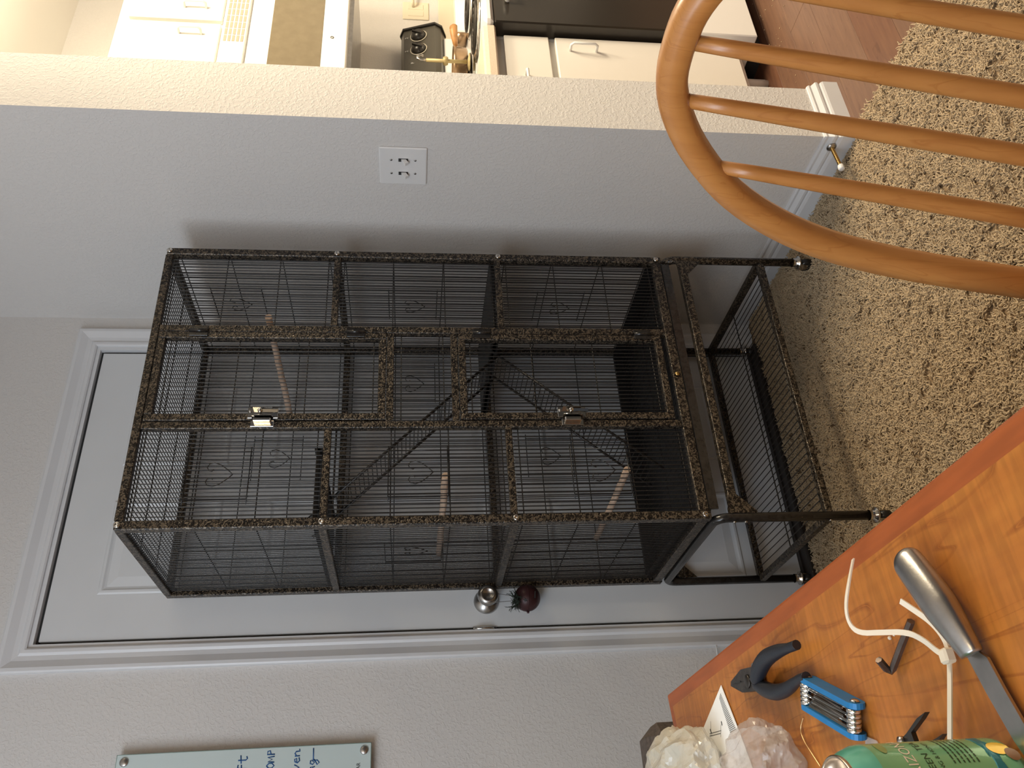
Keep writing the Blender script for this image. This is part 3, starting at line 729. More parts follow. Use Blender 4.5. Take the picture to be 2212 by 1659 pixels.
for s in (-1, 1):
    cd.tube([bc + Vector((s * 0.006, 0, 0.033)), Vector((-0.921 + s * 0.013, -0.030, 0.912)), Vector((-0.921 + s * 0.009, -0.030, 0.936))], 0.0008, 5)
cd.build('hanging_cord', 'string', jb)
pn = MB()
for k in range(46):
    a = random.uniform(0, 2 * PI); e = random.uniform(-0.55, 1.0); l = random.uniform(0.014, 0.034)
    o = bc + Vector((random.uniform(-.020, .012), random.uniform(-.02, .01), 0.030)) + Vector((-0.006, -0.010, 0))
    d = Vector((math.cos(a) * 0.9 - 0.25, math.sin(a) * 0.5 - 0.2, e * 0.6)).normalized()
    pn.tube([o, o + d * l * 0.5, o + d * l], [0.0018, 0.0013, 0.0003], 4)
    for j in range(5):
        p = o + d * l * (0.3 + 0.14 * j); q = Vector((random.uniform(-1, 1), random.uniform(-1, 1), random.uniform(-1, 1))).normalized()
        pn.tube([p, p + (d + q).normalized() * 0.008], [0.0008, 0.0002], 3)
pn.build('pine_sprigs', 'pine', jb, kind='stuff')
MB().sphere(bc + Vector((-0.012, -0.026, 0.030)), 0.0045, 10).build('berry', 'berry', jb)

# ============================================================ THE KITCHEN
KW = -0.0
RX0, RX1 = 0.628, 1.388
# base cabinet beside the range
bcab = thing('base_cabinet', 'white kitchen base cabinet between the textured wall end and the range', 'cabinet', (0.40, -0.30, 0))
MB().box((WT + 0.002, -0.600, 0.100), (RX0 - 0.004, -0.001, 0.874)).build('cabinet_body', 'white_cab', bcab)
MB().box((WT + 0.002, -0.535, 0.0), (RX0 - 0.05, -0.02, 0.100)).tube([(RX0 - 0.075, -0.538, 0.0), (RX0 - 0.075, -0.538, 0.099)], 0.012, 10).build('toe_kick', 'white_enamel', bcab)
dr = MB().box((WT + 0.012, -0.619, 0.712), (RX0 - 0.008, -0.600, 0.848), 0.002).build('drawer_front', 'white_cab', bcab)
dd = MB().box((WT + 0.012, -0.619, 0.118), (RX0 - 0.008, -0.600, 0.692), 0.002).build('cabinet_door', 'white_cab', bcab)
def pull(c, half, ax, parent, y, d=0.028, name='handle', r=0.0042):
    e = Vector((1, 0, 0)) if ax == 'x' else Vector((0, 0, 1)); c = Vector((c[0], y, c[1])); o = Vector((0, -d, 0))
    p = [c - e * half, c - e * half + o * .75, c - e * (half - 0.008) + o, c + e * (half - 0.008) + o, c + e * half + o * .75, c + e * half]
    MB().tube(p, r, 8).build(name, 'plastic_white', parent)
pull((0.395, 0.792), 0.045, 'x', dr, -0.619)
pull((0.560, 0.610), 0.040, 'z', dd, -0.619)
ct = MB().prism([(-0.001, 0.875), (-0.001, 0.916), (-0.632, 0.916), (-0.642, 0.911), (-0.646, 0.900), (-0.646, 0.880), (-0.640, 0.875)], RX0 - 0.003 - (WT + 0.001), (WT + 0.001, 0, 0), (0, 1, 0), (0, 0, 1), (1, 0, 0))
ct.build('countertop', 'counter', label='beige laminate countertop left of the range', cat='countertop')
MB().box((WT + 0.001, -0.020, 0.918), (3.18, -0.0005, 1.010), 0.002).build('backsplash', 'ivory', label='low cream backsplash strip along the kitchen wall', cat='backsplash')
MB().box((RX1 + 0.004, -0.640, 0.872), (3.1, -0.022, 0.909), 0.004).build('countertop', 'counter', label='beige laminate countertop strip beyond the right side of the range', cat='countertop')
# range
rg = thing('electric_range', 'white electric range with black glass oven door and black knob panel', 'stove', ((RX0 + RX1) / 2, -0.33, 0))
MB().box((RX0, -0.600, 0.06), (RX1, -0.03, 0.881)).build('range_body', 'white_enamel', rg)
MB().box((RX0 + 0.03, -0.57, 0.0), (RX1 - 0.03, -0.05, 0.06)).build('plinth', 'seal', rg)
MB().box((RX0, -0.660, 0.880), (RX1, -0.03, 0.910), 0.010).build('cooktop', 'white_enamel', rg)
od = MB().box((RX0 + 0.004, -0.656, 0.275), (RX1 - 0.004, -0.601, 0.878), 0.004).build('oven_door', 'black_glass', rg)
MB().tube([(RX0 + 0.10, -0.660, 0.835), (RX0 + 0.10, -0.690, 0.835), (RX1 - 0.10, -0.690, 0.835), (RX1 - 0.10, -0.660, 0.835)], 0.0075, 8).build('oven_handle', 'white_enamel', od)
MB().box((RX0 + 0.004, -0.652, 0.055), (RX1 - 0.004, -0.601, 0.262), 0.003).build('storage_drawer', 'white_enamel', rg)
BX1 = 1.352
bg = MB().prism([(-0.022, 0.99), (-0.022, 1.150), (-0.060, 1.162), (-0.082, 1.152), (-0.118, 1.030), (-0.105, 1.008), (-0.060, 0.985)], BX1 - RX0, (RX0, 0, 0), (0, 1, 0), (0, 0, 1), (1, 0, 0)).build('backguard', 'black_panel', rg)
MB().box((RX0, -0.085, 0.911), (BX1 - 0.03, -0.030, 0.996), 0.004).build('backguard_skirt', 'white_enamel', rg)
MB().prism([(-0.022, 0.99), (-0.022, 1.155), (-0.058, 1.168), (-0.088, 1.157), (-0.127, 1.032), (-0.112, 1.002), (-0.068, 0.985)], 0.010, (BX1, 0, 0), (0, 1, 0), (0, 0, 1), (1, 0, 0)).build('end_cap', 'knob_black', rg)
kd = Vector((0, -0.122, 0.036)).normalized()
for x in (1.306, 1.226, 0.80, 0.71):
    c = Vector((x, -0.1005, 1.095)); k = MB().lathe([(0, 0), (0.0285, 0), (0.028, 0.007), (0.024, 0.010), (0.021, 0.018), (0, 0.019)], c, 28, kd).build('control_knob', 'knob_black', rg)
    MB().lathe([(0.0305, 0), (0.0345, 0.0), (0.034, 0.0014), (0.0305, 0.0014)], c, 28, kd).build('dial_ring', 'dial', k)
    MB().bar(c + kd * 0.021 + Vector((-0.010, 0, -0.019)), c + kd * 0.021 + Vector((0.004, 0, 0.019)), 0.008, 0.007).build('grip', 'knob_black', k)
for x, t in ((1.306, '2'), (1.226, '2'), (1.150, 'P')):
    vs, fs = text_polys(t, 0.018); up = Vector((0, 0.036, 0.122)).normalized()
    MB().add([Vector((x - 0.004, 0, 0)) + Vector((0, -0.0862, 1.141)) + Vector((1, 0, 0)) * v[0] + up * (v[1] - 0.006 if t != 'P' else v[1] - 0.03) + kd * 0.0008 for v in vs], fs).build('dial_mark', 'plastic_white', rg, fix=False)
for (x, y, r) in ((0.82, -0.50, 0.098), (1.20, -0.50, 0.078), (0.84, -0.290, 0.078), (1.17, -0.320, 0.090)):
    b_ = MB().lathe([(r + 0.012, 0.001), (r + 0.010, 0.006), (r, 0.005), (r * 0.5, -0.001), (0, -0.001)], (x, y, 0.9105), 32).build('drip_pan', 'chrome', rg)
    cp = []
    for i in range(120):
        a = i * 0.21; rr = 0.018 + (r - 0.022) * i / 119; cp.append((x + rr * math.cos(a), y + rr * math.sin(a), 0.9225))
    MB().tube(cp, 0.0042, 6).build('burner_coil', 'burner', b_)
# pot on the left rear burner
pc = Vector((0.912, -0.255, 0.928))
pt = thing('saucepan', 'brown saucepan with a wooden handle on the left rear burner', 'pot', pc)
MB().lathe([(0, 0), (0.070, 0), (0.077, 0.006), (0.081, 0.040), (0.084, 0.050), (0.080, 0.050), (0.077, 0.038), (0.073, 0.008), (0, 0.006)], pc, 36).build('pot_body', 'copper', pt)
MB().tube([pc + Vector((0.060, -0.05, 0.040)), pc + Vector((0.085, -0.065, 0.044)), pc + Vector((0.110, -0.08, 0.048)), pc + Vector((0.128, -0.09, 0.044))], [0.007, 0.011, 0.014, 0.010], 10).build('pot_handle', 'wood_handle', pt)
# upright utensil stand in front of the pot
hs = thing('utensil_stand', 'brass upright stand with a curled hook on the cooktop beside the saucepan', 'kitchen stand', (0.808, -0.372, 0.928))
MB().lathe([(0, 0), (0.028, 0), (0.028, 0.004), (0.010, 0.008), (0, 0.008)], (0.808, -0.372, 0.928), 24).build('stand_base', 'dull_brass', hs)
MB().tube([(0.808, -0.372, 0.938), (0.808, -0.372, 1.075)], 0.0065, 10).build('stand_pole', 'dull_brass', hs)
MB().tube([(0.808, -0.372, 1.07), (0.808, -0.372, 1.092), (0.815, -0.372, 1.104), (0.826, -0.372, 1.104), (0.833, -0.372, 1.094), (0.830, -0.372, 1.084)], 0.004, 8).build('hook', 'steel', hs)
MB().lathe([(0, -0.012), (0.009, -0.012), (0.009, 0.012), (0, 0.012)], (0.808, -0.372, 1.010), 14, (0, -1, 0)).build('collar', 'dull_brass', hs)
# white box shaped appliance at the right rear
tx = thing('white_appliance', 'white boxy toaster with a dark rounded end at the back of the range', 'toaster', (1.27, -0.17, 0.911))
MB().box((1.205, -0.205, 0.911), (1.560, -0.132, 0.955), 0.004).build('toaster_body', 'white_enamel', tx)
MB().lathe([(0, 0), (0.0215, 0), (0.0215, 0.062), (0, 0.062)], (1.206, -0.199, 0.9335), 20, (0, 1, 0)).build('rounded_end', 'copper', tx)
MB().sphere((1.262, -0.175, 0.966), 0.013, 12, (1, 1, .9)).build('toaster_knob', 'wood_handle', tx)
# microwave
mw = thing('microwave', 'white over-range microwave with a brownish dark window and top vent grille', 'microwave', ((RX0 + RX1) / 2, -0.2, 1.33))
MB().box((RX0 + 0.002, -0.380, 1.336), (RX1 - 0.002, -0.001, 1.742)).build('microwave_body', 'white_enamel', mw)
MB().box((RX0 + 0.002, -0.401, 1.336), (RX1 - 0.17, -0.380, 1.652), 0.003).build('microwave_door', 'white_enamel', mw)
MB().box((RX0 + 0.045, -0.4025, 1.417), (RX1 - 0.24, -0.4005, 1.583)).build('door_window', 'mw_glass', mw)
MB().box((RX1 - 0.167, -0.400, 1.336), (RX1 - 0.002, -0.380, 1.652), 0.003).build('control_panel', 'white_enamel', mw)
MB().box((RX0 + 0.002, -0.398, 1.660), (RX1 - 0.002, -0.380, 1.740), 0.003).build('vent_panel', 'white_enamel', mw)
for i in range(5):
    for k in range(16):
        x = 0.822 + k * 0.034
        if x + 0.03 > RX1: break
        MB().box((x, -0.3990, 1.668 + i * 0.0135), (x + 0.030, -0.3975, 1.6765 + i * 0.0135)).build('vent_slot', 'grille', mw)
MB().lathe([(0.0035, 0), (0.006, 0), (0.006, 0.001), (0.0035, 0.001)], (0.862, -0.4015, 1.385), 14, (0, -1, 0)).build('badge', 'grey_ink', mw)
MB().box((RX0 + 0.03, -0.365, 1.322), (RX1 - 0.03, -0.02, 1.3365)).build('filter_plate', 'steel', mw)
# upper cabinets
def upper(x0, x1, label, hx, group=None):
    u = thing('upper_cabinet', label, 'cabinet', ((x0 + x1) / 2, -0.16, 1.75))
    zb = 1.746 if x0 > 0.5 else 1.40
    MB().box((x0 + 0.001, -0.315, zb), (x1 - 0.001, -0.001, 2.110)).build('cabinet_body', 'white_cab', u)
    for (a, b, hh) in hx:
        d = MB().box((a, -0.333, zb + 0.022), (b, -0.315, 2.072), 0.002).build('cabinet_door', 'white_cab', u)
        pull((hh, zb + 0.115), 0.036, 'z', d, -0.333)
upper(RX0, RX1, 'white wall cabinet with two small doors directly above the microwave', ((RX0 + 0.018, 0.998, 0.938), (1.016, RX1 - 0.018, 1.078)))
# outlet with a plug
ol = thing('wall_outlet', 'cream double outlet turned sideways with a plugged-in cord above the range', 'outlet', (1.62, 0, 1.10))
OC = (1.6045, 0.0000, 1.1041)
ox, oz = OC[0], OC[2]
MB().box((ox - 0.058, -0.005, oz - 0.055), (ox + 0.058, 0, oz + 0.055), 0.003).build('cover_plate', 'ivory', ol)
for q in (-0.022, 0.022): MB().box((ox + q - 0.016, -0.007, oz - 0.032), (ox + q + 0.016, -0.004, oz + 0.032), 0.001).build('socket', 'ivory', ol)
MB().tube([(ox + 0.02, -0.007, oz + 0.01), (ox + 0.025, -0.035, oz + 0.012), (ox + 0.09, -0.04, oz + 0.02), (ox + 0.20, -0.03, oz - 0.02)], 0.006, 8).build('plug_cord', 'ivory', ol)
# crumbs on the kitchen floor
cr = MB()
for k in range(50):
    x = rng.uniform(0.30, 1.1); y = -0.60 - abs(rng.normal(0, 0.10))
    r = rng.uniform(0.0010, 0.0024); cr.sphere((x, y, r * 0.7), r, 5, (1.3, 1, .7))
cr.build('floor_crumbs', 'crumb', label='scattered pale crumbs on the wooden kitchen floor before the range', cat='crumbs', kind='stuff')

# ============================================================ THE TABLE AND WHAT LIES ON IT
ZT = 0.74
TE = -1.3523
tb = thing('dining_table', 'orange-brown maple table with a red-brown edge band, covered in tools', 'table', (-1.80, -1.9, 0))
E0 = Vector((TE, -0.906)); E1 = Vector((-2.30, -1.055)); E2 = Vector((-2.30, -3.1)); E3 = Vector((TE, -3.1))
ins = 0.0215
top = [(TE - ins, -0.906 - ins - 0.001), (-2.28, -1.076), (-2.28, -3.08), (TE - ins, -3.08)]
MB().prism(top[::-1], 0.024, (0, 0, ZT - 0.024)).build('table_top', 'maple', tb)
eb = MB(); o = [tuple(E0), tuple(E1), tuple(E2), tuple(E3)]
vs = []
for k, (zo, f) in enumerate(((ZT, 0.0), (ZT, 0.80), (ZT - 0.0015, 0.93), (ZT - 0.006, 1.0), (ZT - 0.026, 1.0), (ZT - 0.026, 0.0))):
    for a, b in zip(top, o): vs.append((a[0] + (b[0] - a[0]) * f, a[1] + (b[1] - a[1]) * f, zo))
fs = []
for k in range(6):
    for i in range(4): fs.append((k * 4 + i, k * 4 + (i + 1) % 4, ((k + 1) % 6) * 4 + (i + 1) % 4, ((k + 1) % 6) * 4 + i))
eb.add(vs, fs).build('edge_band', 'cherry', tb)
MB().box((TE - 0.10, -1.06, ZT - 0.085), (-2.2, -1.08, ZT - 0.026)).box((TE - 0.12, -1.08, ZT - 0.085), (TE - 0.10, -3.0, ZT - 0.026)).build('apron', 'maple', tb)
for x, y in ((TE - 0.13, -1.10), (-2.17, -1.15), (TE - 0.13, -3.0), (-2.17, -3.0)):
    MB().tube([(x, y, 0.0), (x, y, 0.35), (x, y, ZT - 0.03)], [0.020, 0.026, 0.034], 14).build('leg', 'oak', tb)
# windsor chair, facing the table
wc = thing('windsor_chair', 'honey oak spindle-back dining chair with a rounded bow back, pushed to the table', 'chair', (-1.20, -1.765, 0))
rec = math.radians(10); ych = -1.765
PB = Vector((-0.98, -1.8, 0.9)); Hh = Vector((0, 1, 0)); Vv = Vector((math.sin(rec), 0, math.cos(rec))); Nn = Vector((-math.cos(rec), 0, math.sin(rec)))
def onp(h, v, n=0.0): return PB + Hh * h + Vv * v + Nn * n
c0 = 0.030
half = [(0.0, 0.014), (0.040, 0.011), (0.080, -0.006), (0.122, -0.036), (0.168, -0.084), (0.203, -0.146), (0.226, -0.215), (0.236, -0.295), (0.238, -0.38), (0.236, -0.475)]
def smooth(P, it=2):
    for _ in range(it):
        Q = [P[0]]
        for a, b in zip(P[:-1], P[1:]): Q += [tuple(x * .75 + y * .25 for x, y in zip(a, b)), tuple(x * .25 + y * .75 for x, y in zip(a, b))]
        Q.append(P[-1]); P = Q
    return P
outl = smooth([(-a, b) for a, b in half[::-1]] + half[1:], 2)
bw = MB(); vs = []; th, dpth = 0.0285, 0.0300; k = len(outl)
for i, (h, v) in enumerate(outl):
    a = outl[max(i - 1, 0)]; b = outl[min(i + 1, k - 1)]; t = Vector((b[0] - a[0], b[1] - a[1])).normalized(); nn = Vector((t.y, -t.x))
    for (e, dpt) in ((0, .35), (.15, .95), (.5, 1.0), (.85, .95), (1, .35), (1, -.35), (.85, -.95), (.5, -1), (.15, -.95), (0, -.35)):
        vs.append(onp(c0 + h + nn.x * e * th, v + nn.y * e * th, dpt * dpth / 2))
fs = []
for i in range(k - 1):
    for j in range(10): fs.append((i * 10 + j, i * 10 + (j + 1) % 10, (i + 1) * 10 + (j + 1) % 10, (i + 1) * 10 + j))
fs += [tuple(range(10)), tuple(range((k - 1) * 10, k * 10))[::-1]]
bw.add(vs, fs, True).build('bow_back', 'oak', wc)
for h, vt, hb in ((0.158, -0.083, 0.162), (0.0865, -0.028, 0.087), (0.0265, -0.012, 0.027), (-0.0335, -0.014, -0.036), (-0.0935, -0.052, -0.100), (-0.155, -0.135, -0.165)):
    n = 10; pth = [onp(h + (hb - h) * i / n, vt + 0.006 + (-0.470 - vt) * i / n, 0.0) for i in range(n + 1)]
    MB().tube(pth, [0.0066 + 0.0034 * math.sin(PI * min(1, i / n * 0.72) * 0.9) for i in range(n + 1)], 14).build('spindle', 'oak', wc)
sx = -1.062
seat = smooth([(sx + 0.03, -0.17), (sx - 0.02, -0.225), (sx - 0.20, -0.235), (sx - 0.38, -0.215), (sx - 0.43, -0.12), (sx - 0.44, 0), (sx - 0.43, 0.12), (sx - 0.38, 0.215), (sx - 0.20, 0.235), (sx - 0.02, 0.225), (sx + 0.03, 0.17)], 2)
MB().prism([(a, ych + b) for a, b in seat], 0.034, (0, 0, 0.410)).build('seat', 'oak', wc)
for a, b, s, q in ((-0.06, 0.15, 0.06, 1), (-0.06, -0.15, 0.06, -1), (-0.36, 0.15, -0.05, 1), (-0.36, -0.15, -0.05, -1)):
    MB().tube([(sx + a + s, ych + b + q * 0.045, 0), (sx + a + s * .55, ych + b + q * .02, 0.2), (sx + a, ych + b, 0.412)], [0.012, 0.020, 0.015], 12).build('leg', 'oak', wc)
MB().tube([(sx - 0.04, ych + 0.17, 0.17), (sx - 0.22, ych + 0.175, 0.17), (sx - 0.38, ych + 0.17, 0.17)], [0.009, 0.014, 0.009], 10).tube(
    [(sx - 0.04, ych - 0.17, 0.17), (sx - 0.22, ych - 0.175, 0.17), (sx - 0.38, ych - 0.17, 0.17)], [0.009, 0.014, 0.009], 10).tube(
    [(sx - 0.22, ych - 0.17, 0.17), (sx - 0.22, ych + 0.17, 0.17)], 0.011, 10).build('stretcher', 'oak', wc)
# dark upholstered chair beyond the table end
uc = thing('upholstered_chair', 'dark brown upholstered chair beyond the far end of the table', 'chair', (-1.62, -0.72, 0))
def soft_box(mb, lo, hi, b): return mb.box(lo, hi, b)
MB().box((-1.92, -0.800, 0.45), (-1.371, -0.715, 0.7480), 0.022).build('backrest', 'upholstery', uc)
MB().box((-1.90, -0.72, 0.38), (-1.39, -0.26, 0.47), 0.02).build('seat', 'upholstery', uc)
for x in (-1.88, -1.41):
    for y in (-0.77, -0.29): MB().tube([(x, y, 0), (x, y, 0.39)], [0.014, 0.02], 8).build('leg', 'upholstery', uc)
# ---- side cutters
Z = ZT
pl = thing('side_cutters', 'small side-cutting pliers with dark blue rubber grips, lying open near the table edge', 'pliers', (-1.4173, -1.2969, 0.7400))
def at(pts, z): return [Vector((p[0], p[1], z)) for p in pts]
g1 = [(-1.4174, -1.3001, 0.7550), (-1.4089, -1.3166, 0.7560), (-1.4032, -1.3436, 0.7570), (-1.4051, -1.3780, 0.7580), (-1.4081, -1.4020, 0.7560), (-1.4089, -1.4155, 0.7540)]
MB().tube([Vector(q) for q in smooth(g1, 2)], [0.0050 + 0.0040 * math.sin(PI * min(1, .15 + i / 20)) for i in range(len(smooth(g1, 2)))], 12).build('rubber_grip', 'navy', pl)
g2 = [(-1.4199, -1.2933, 0.7520), (-1.4301, -1.3139, 0.7520), (-1.4386, -1.3394, 0.7520), (-1.4406, -1.3685, 0.7520), (-1.4379, -1.3975, 0.7520), (-1.4394, -1.4159, 0.7520)]
MB().tube([Vector(q) for q in smooth(g2, 2)], [0.0050 + 0.0036 * math.sin(PI * min(1, .15 + i / 20)) for i in range(len(smooth(g2, 2)))], 12).build('rubber_grip', 'navy', pl)
hd = [(-1.4014, -1.2220, 0.7520), (-1.3963, -1.2593, 0.7520), (-1.4011, -1.2931, 0.7520), (-1.4124, -1.2949, 0.7520), (-1.4262, -1.2908, 0.7520), (-1.4200, -1.2511, 0.7520), (-1.4061, -1.2191, 0.7520)]
MB().prism([(p[0], p[1]) for p in hd], 0.011, (0, 0, Z + 0.0035)).build('cutter_head', 'dark_steel', pl)
a = Vector((-1.4048, -1.2282, 0.7548)); b = Vector((-1.4082, -1.2537, 0.7548))
MB().bar(a, b, 0.0016, 0.0012).build('jaw_gap', 'ink', pl)
MB().bar(Vector((-1.4114, -1.2796, 0.7548)), Vector((-1.4151, -1.3010, 0.7548)), 0.002, 0.0012).build('joint_gap', 'ink', pl)
c = Vector((-1.4127, -1.2742, 0.7548)); MB().lathe([(0, 0), (0.0075, 0), (0.007, 0.0012), (0, 0.0014)], c, 20).build('pivot', 'dark_steel', pl)
MB().sphere((-1.4024, -1.3061, 0.7570), 0.0028, 10).build('rivet', 'chrome', pl)
# ---- folding hex key set standing on its edge
mtl = thing('multi_tool', 'blue folding hex key set with chrome keys, lying against the side cutters', 'multi tool', (-1.4714, -1.4302, 0.7400))
A = Vector((-1.4410, -1.4110, 0.7480)); B = Vector((-1.4791, -1.4891, 0.7480))
A.z = B.z = 0.0
dv = (B - A).normalized(); sd = Vector((0, 0, 1)).cross(dv)      # sd points away from the camera's right-hand side
if sd.x > 0: sd = -sd
LN = (B - A).length
def scale_plate(off, name='handle_scale'):
    w, r = 0.0078, 0.0074; zc = ZT + 0.0082; poly = []
    for i in range(9): a = PI / 2 + PI * i / 8; poly.append((math.cos(a) * r, math.sin(a) * w))
    for i in range(9): a = -PI / 2 + PI * i / 8; poly.append((LN + math.cos(a) * r, math.sin(a) * w))
    return MB().prism(poly, 0.0050, A + sd * off + Vector((0, 0, zc)), dv, Vector((0, 0, 1)), sd).build(name, 'blue', mtl)
scale_plate(-0.0025); scale_plate(0.0230)
for p in (A, B):
    q = p + Vector((0, 0, ZT + 0.0090)) - sd * 0.0025
    MB().lathe([(0, 0), (0.0040, 0), (0.0042, 0.0010), (0.0024, 0.0020), (0, 0.0021)], q, 14, -sd).build('screw', 'chrome', mtl)
    for i in range(5):
        MB().lathe([(0.0, 0), (0.0058, 0), (0.0062, 0.0008), (0.0062, 0.0028), (0.0058, 0.0036), (0, 0.0036)], p + sd * (0.0030 + i * 0.0041) + Vector((0, 0, ZT + 0.0105)), 16, sd).build('spacer', 'chrome', mtl)
for i in range(7):
    s0 = 0.0046 + i * 0.0028; z = ZT + 0.0118 - 0.0004 * (i % 2); r = (0.0011, 0.0012, 0.0013, 0.0015, 0.0017, 0.0019, 0.0024)[i]
    st_, en = (A, B) if i % 2 else (B, A)
    e2 = st_.lerp(en, 0.86 - 0.05 * (i % 3))
    MB().tube([st_ + sd * s0 + Vector((0, 0, z)), e2 + sd * s0 + Vector((0, 0, z + 0.0012))], r, 6, smooth=False).build('hex_key', 'chrome', mtl)
# ---- loose hex key
hk = [(-1.4390, -1.6006, 0.7440), (-1.4511, -1.5786, 0.7440), (-1.4641, -1.5563, 0.7440), (-1.4659, -1.5533, 0.7450), (-1.4645, -1.5538, 0.7480), (-1.4579, -1.5596, 0.7560)]
MB().tube([Vector(q) for q in hk], 0.0031, 6, smooth=False).build('hex_key', 'hex_steel', label='loose dark hex key with a short bright leg, under the white cable tie', cat='hex key')
# ---- cable ties
def strap(pts, w=0.0042, t=0.0012):
    P = [Vector(q) for q in smooth(pts, 2)]; mb = MB(); vs = []
    for i, p in enumerate(P):
        tt = (P[min(i + 1, len(P) - 1)] - P[max(i - 1, 0)]).normalized(); s = tt.cross(Vector((0, 0, 1))).normalized(); u = s.cross(tt)
        for a_, b_ in ((-1, -1), (1, -1), (1, 1), (-1, 1)): vs.append(p + s * a_ * w / 2 + u * b_ * t / 2)
    fs = [(0, 1, 2, 3), tuple(range(len(vs) - 4, len(vs)))[::-1]]
    for i in range(len(P) - 1):
        for j in range(4): fs.append((i * 4 + j, i * 4 + (j + 1) % 4, (i + 1) * 4 + (j + 1) % 4, (i + 1) * 4 + j))
    return mb.add(vs, fs)
t1 = thing('cable_tie', 'long curved white cable tie with its end bent up, crossing the loose hex key', 'cable tie', group='cable ties on the table', loc=(-1.4322, -1.5451, 0.7400))
strap([(-1.3729, -1.5573, 0.7520), (-1.3923, -1.5586, 0.7620), (-1.4120, -1.5524, 0.7680), (-1.4263, -1.5506, 0.7680), (-1.4363, -1.5590, 0.7660), (-1.4439, -1.5894, 0.7640), (-1.4513, -1.6172, 0.7600), (-1.4594, -1.6249, 0.7540), (-1.4694, -1.6293, 0.7490), (-1.4728, -1.6349, 0.7480)]).build('strap', 'tie', t1)
h_ = Vector((-1.4746, -1.6381, 0.7480)); MB().box(h_ - Vector((.0052, .0048, .004)), h_ + Vector((.0052, .0048, .0045)), 0.0015).build('head', 'tie', t1)
t2 = thing('cable_tie', 'straight white cable tie running from under the steel handle towards the green can', 'cable tie', group='cable ties on the table', loc=(-1.4962, -1.6130, 0.7400))
strap([(-1.4278, -1.6173, 0.7580), (-1.4362, -1.6236, 0.7540), (-1.4485, -1.6343, 0.7500), (-1.4611, -1.6391, 0.7470), (-1.4718, -1.6357, 0.7445), (-1.4874, -1.6333, 0.7480), (-1.5076, -1.6244, 0.7500), (-1.5310, -1.6066, 0.7480)], 0.0046).build('strap', 'tie', t2)
# ---- steel handled tool
kv = thing('steel_knife', 'steel knife with a thick rounded handle and flat blade, across the cable tie', 'knife', (-1.4473, -1.6430, 0.7400))
ax_ = [(-1.3976, -1.6379, 0.7580), (-1.4039, -1.6411, 0.7580), (-1.4225, -1.6515, 0.7580), (-1.4503, -1.6643, 0.7570), (-1.4741, -1.6709, 0.7540), (-1.4817, -1.6714, 0.7520)]
P0 = [Vector(q) for q in smooth(ax_, 2)]; cum = [0]
for a, b in zip(P0[:-1], P0[1:]): cum.append(cum[-1] + (b - a).length)
P = []
for i in range(61):
    t = (i / 60) ** 1.5 * cum[-1]; k = max(j for j in range(len(cum) - 1) if cum[j] <= t + 1e-9)
    P.append(P0[k].lerp(P0[k + 1], (t - cum[k]) / (cum[k + 1] - cum[k])))
L_ = len(P); d0 = (P[0] - P[1]).normalized()
rad = []
for i in range(L_):
    t = (i / (L_ - 1)) ** 1.5; r = 0.0128 + 0.0014 * math.sin(PI * t) - 0.0040 * max(0, t - 0.6) / 0.4
    if t < 0.12: r *= math.sqrt(max(0.02, 1 - (1 - t / 0.12) ** 2))
    rad.append(r)
MB().tube(P, rad, 22, flat=0.78).build('handle', 'steel', kv)
bl = [(-1.4809, -1.6597, 0.7480), (-1.4787, -1.6711, 0.7480), (-1.4858, -1.6798, 0.7480), (-1.5079, -1.6859, 0.7480), (-1.5436, -1.6973, 0.7480), (-1.5612, -1.6962, 0.7480), (-1.5520, -1.6853, 0.7480), (-1.5374, -1.6777, 0.7480), (-1.5054, -1.6667, 0.7480)]
MB().prism([(p[0], p[1]) for p in bl], 0.0022, (0, 0, ZT + 0.006)).build('blade', 'steel', kv)
# ---- green can
ca = Vector((-1.565, -1.655, ZT)); R0 = 0.0330
cn = thing('drink_can', 'sea green drink can with white and dark lettering standing at the near corner', 'can', ca)
MB().lathe([(0, 0.004), (0.021, 0.004), (0.0235, 0.0), (0.026, 0.003), (0.0325, 0.013), (R0, 0.017), (R0, 0.104)], ca, 64).build('can_body', 'can', cn)
MB().lathe([(R0, 0.104), (0.0325, 0.108), (0.0300, 0.115), (0.0275, 0.1195)], ca, 64).build('can_neck', 'can_teal', cn)
MB().lathe([(0.0275, 0.1195), (0.0278, 0.1215), (0.0268, 0.1225), (0.0258, 0.1215), (0.0250, 0.1165), (0, 0.1165)], ca, 64).build('can_lid', 'alu', cn)
MB().lathe([(0, 0.1166), (0.009, 0.1168), (0.009, 0.1172), (0, 0.1172)], ca + Vector((0.004, 0.006, 0)), 20).build('drink_opening', 'ink', cn)
vd = (CAM - ca); va = math.atan2(vd.y, vd.x)       # side of the can turned to the chair by the camera
def wrap(pts, ang, z, off=0.00025):
    # pts in metres: x round the can from the given bearing (to the right), y up
    return [(ca.x + (R0 + off) * math.cos(ang + p[0] / R0), ca.y + (R0 + off) * math.sin(ang + p[0] / R0), ca.z + z + p[1]) for p in pts]
def can_text(txt, size, deg, z, mt, stretch=1.0):
    vs, fs = text_polys(txt, size); w = max(v[0] for v in vs)
    MB().add(wrap([((v[0] * stretch), v[1]) for v in vs], va + math.radians(deg) - w * stretch / R0, z), fs).build('printed_word', mt, cn, fix=False)
can_text('ARIZONA', 0.0095, 84, 0.0800, 'can_white'); can_text('GREEN TEA', 0.0062, 74, 0.0700, 'can_dark', 1.15)
can_text('GINSENG & HONEY', 0.0040, 72, 0.0640, 'can_dark', 1.1)
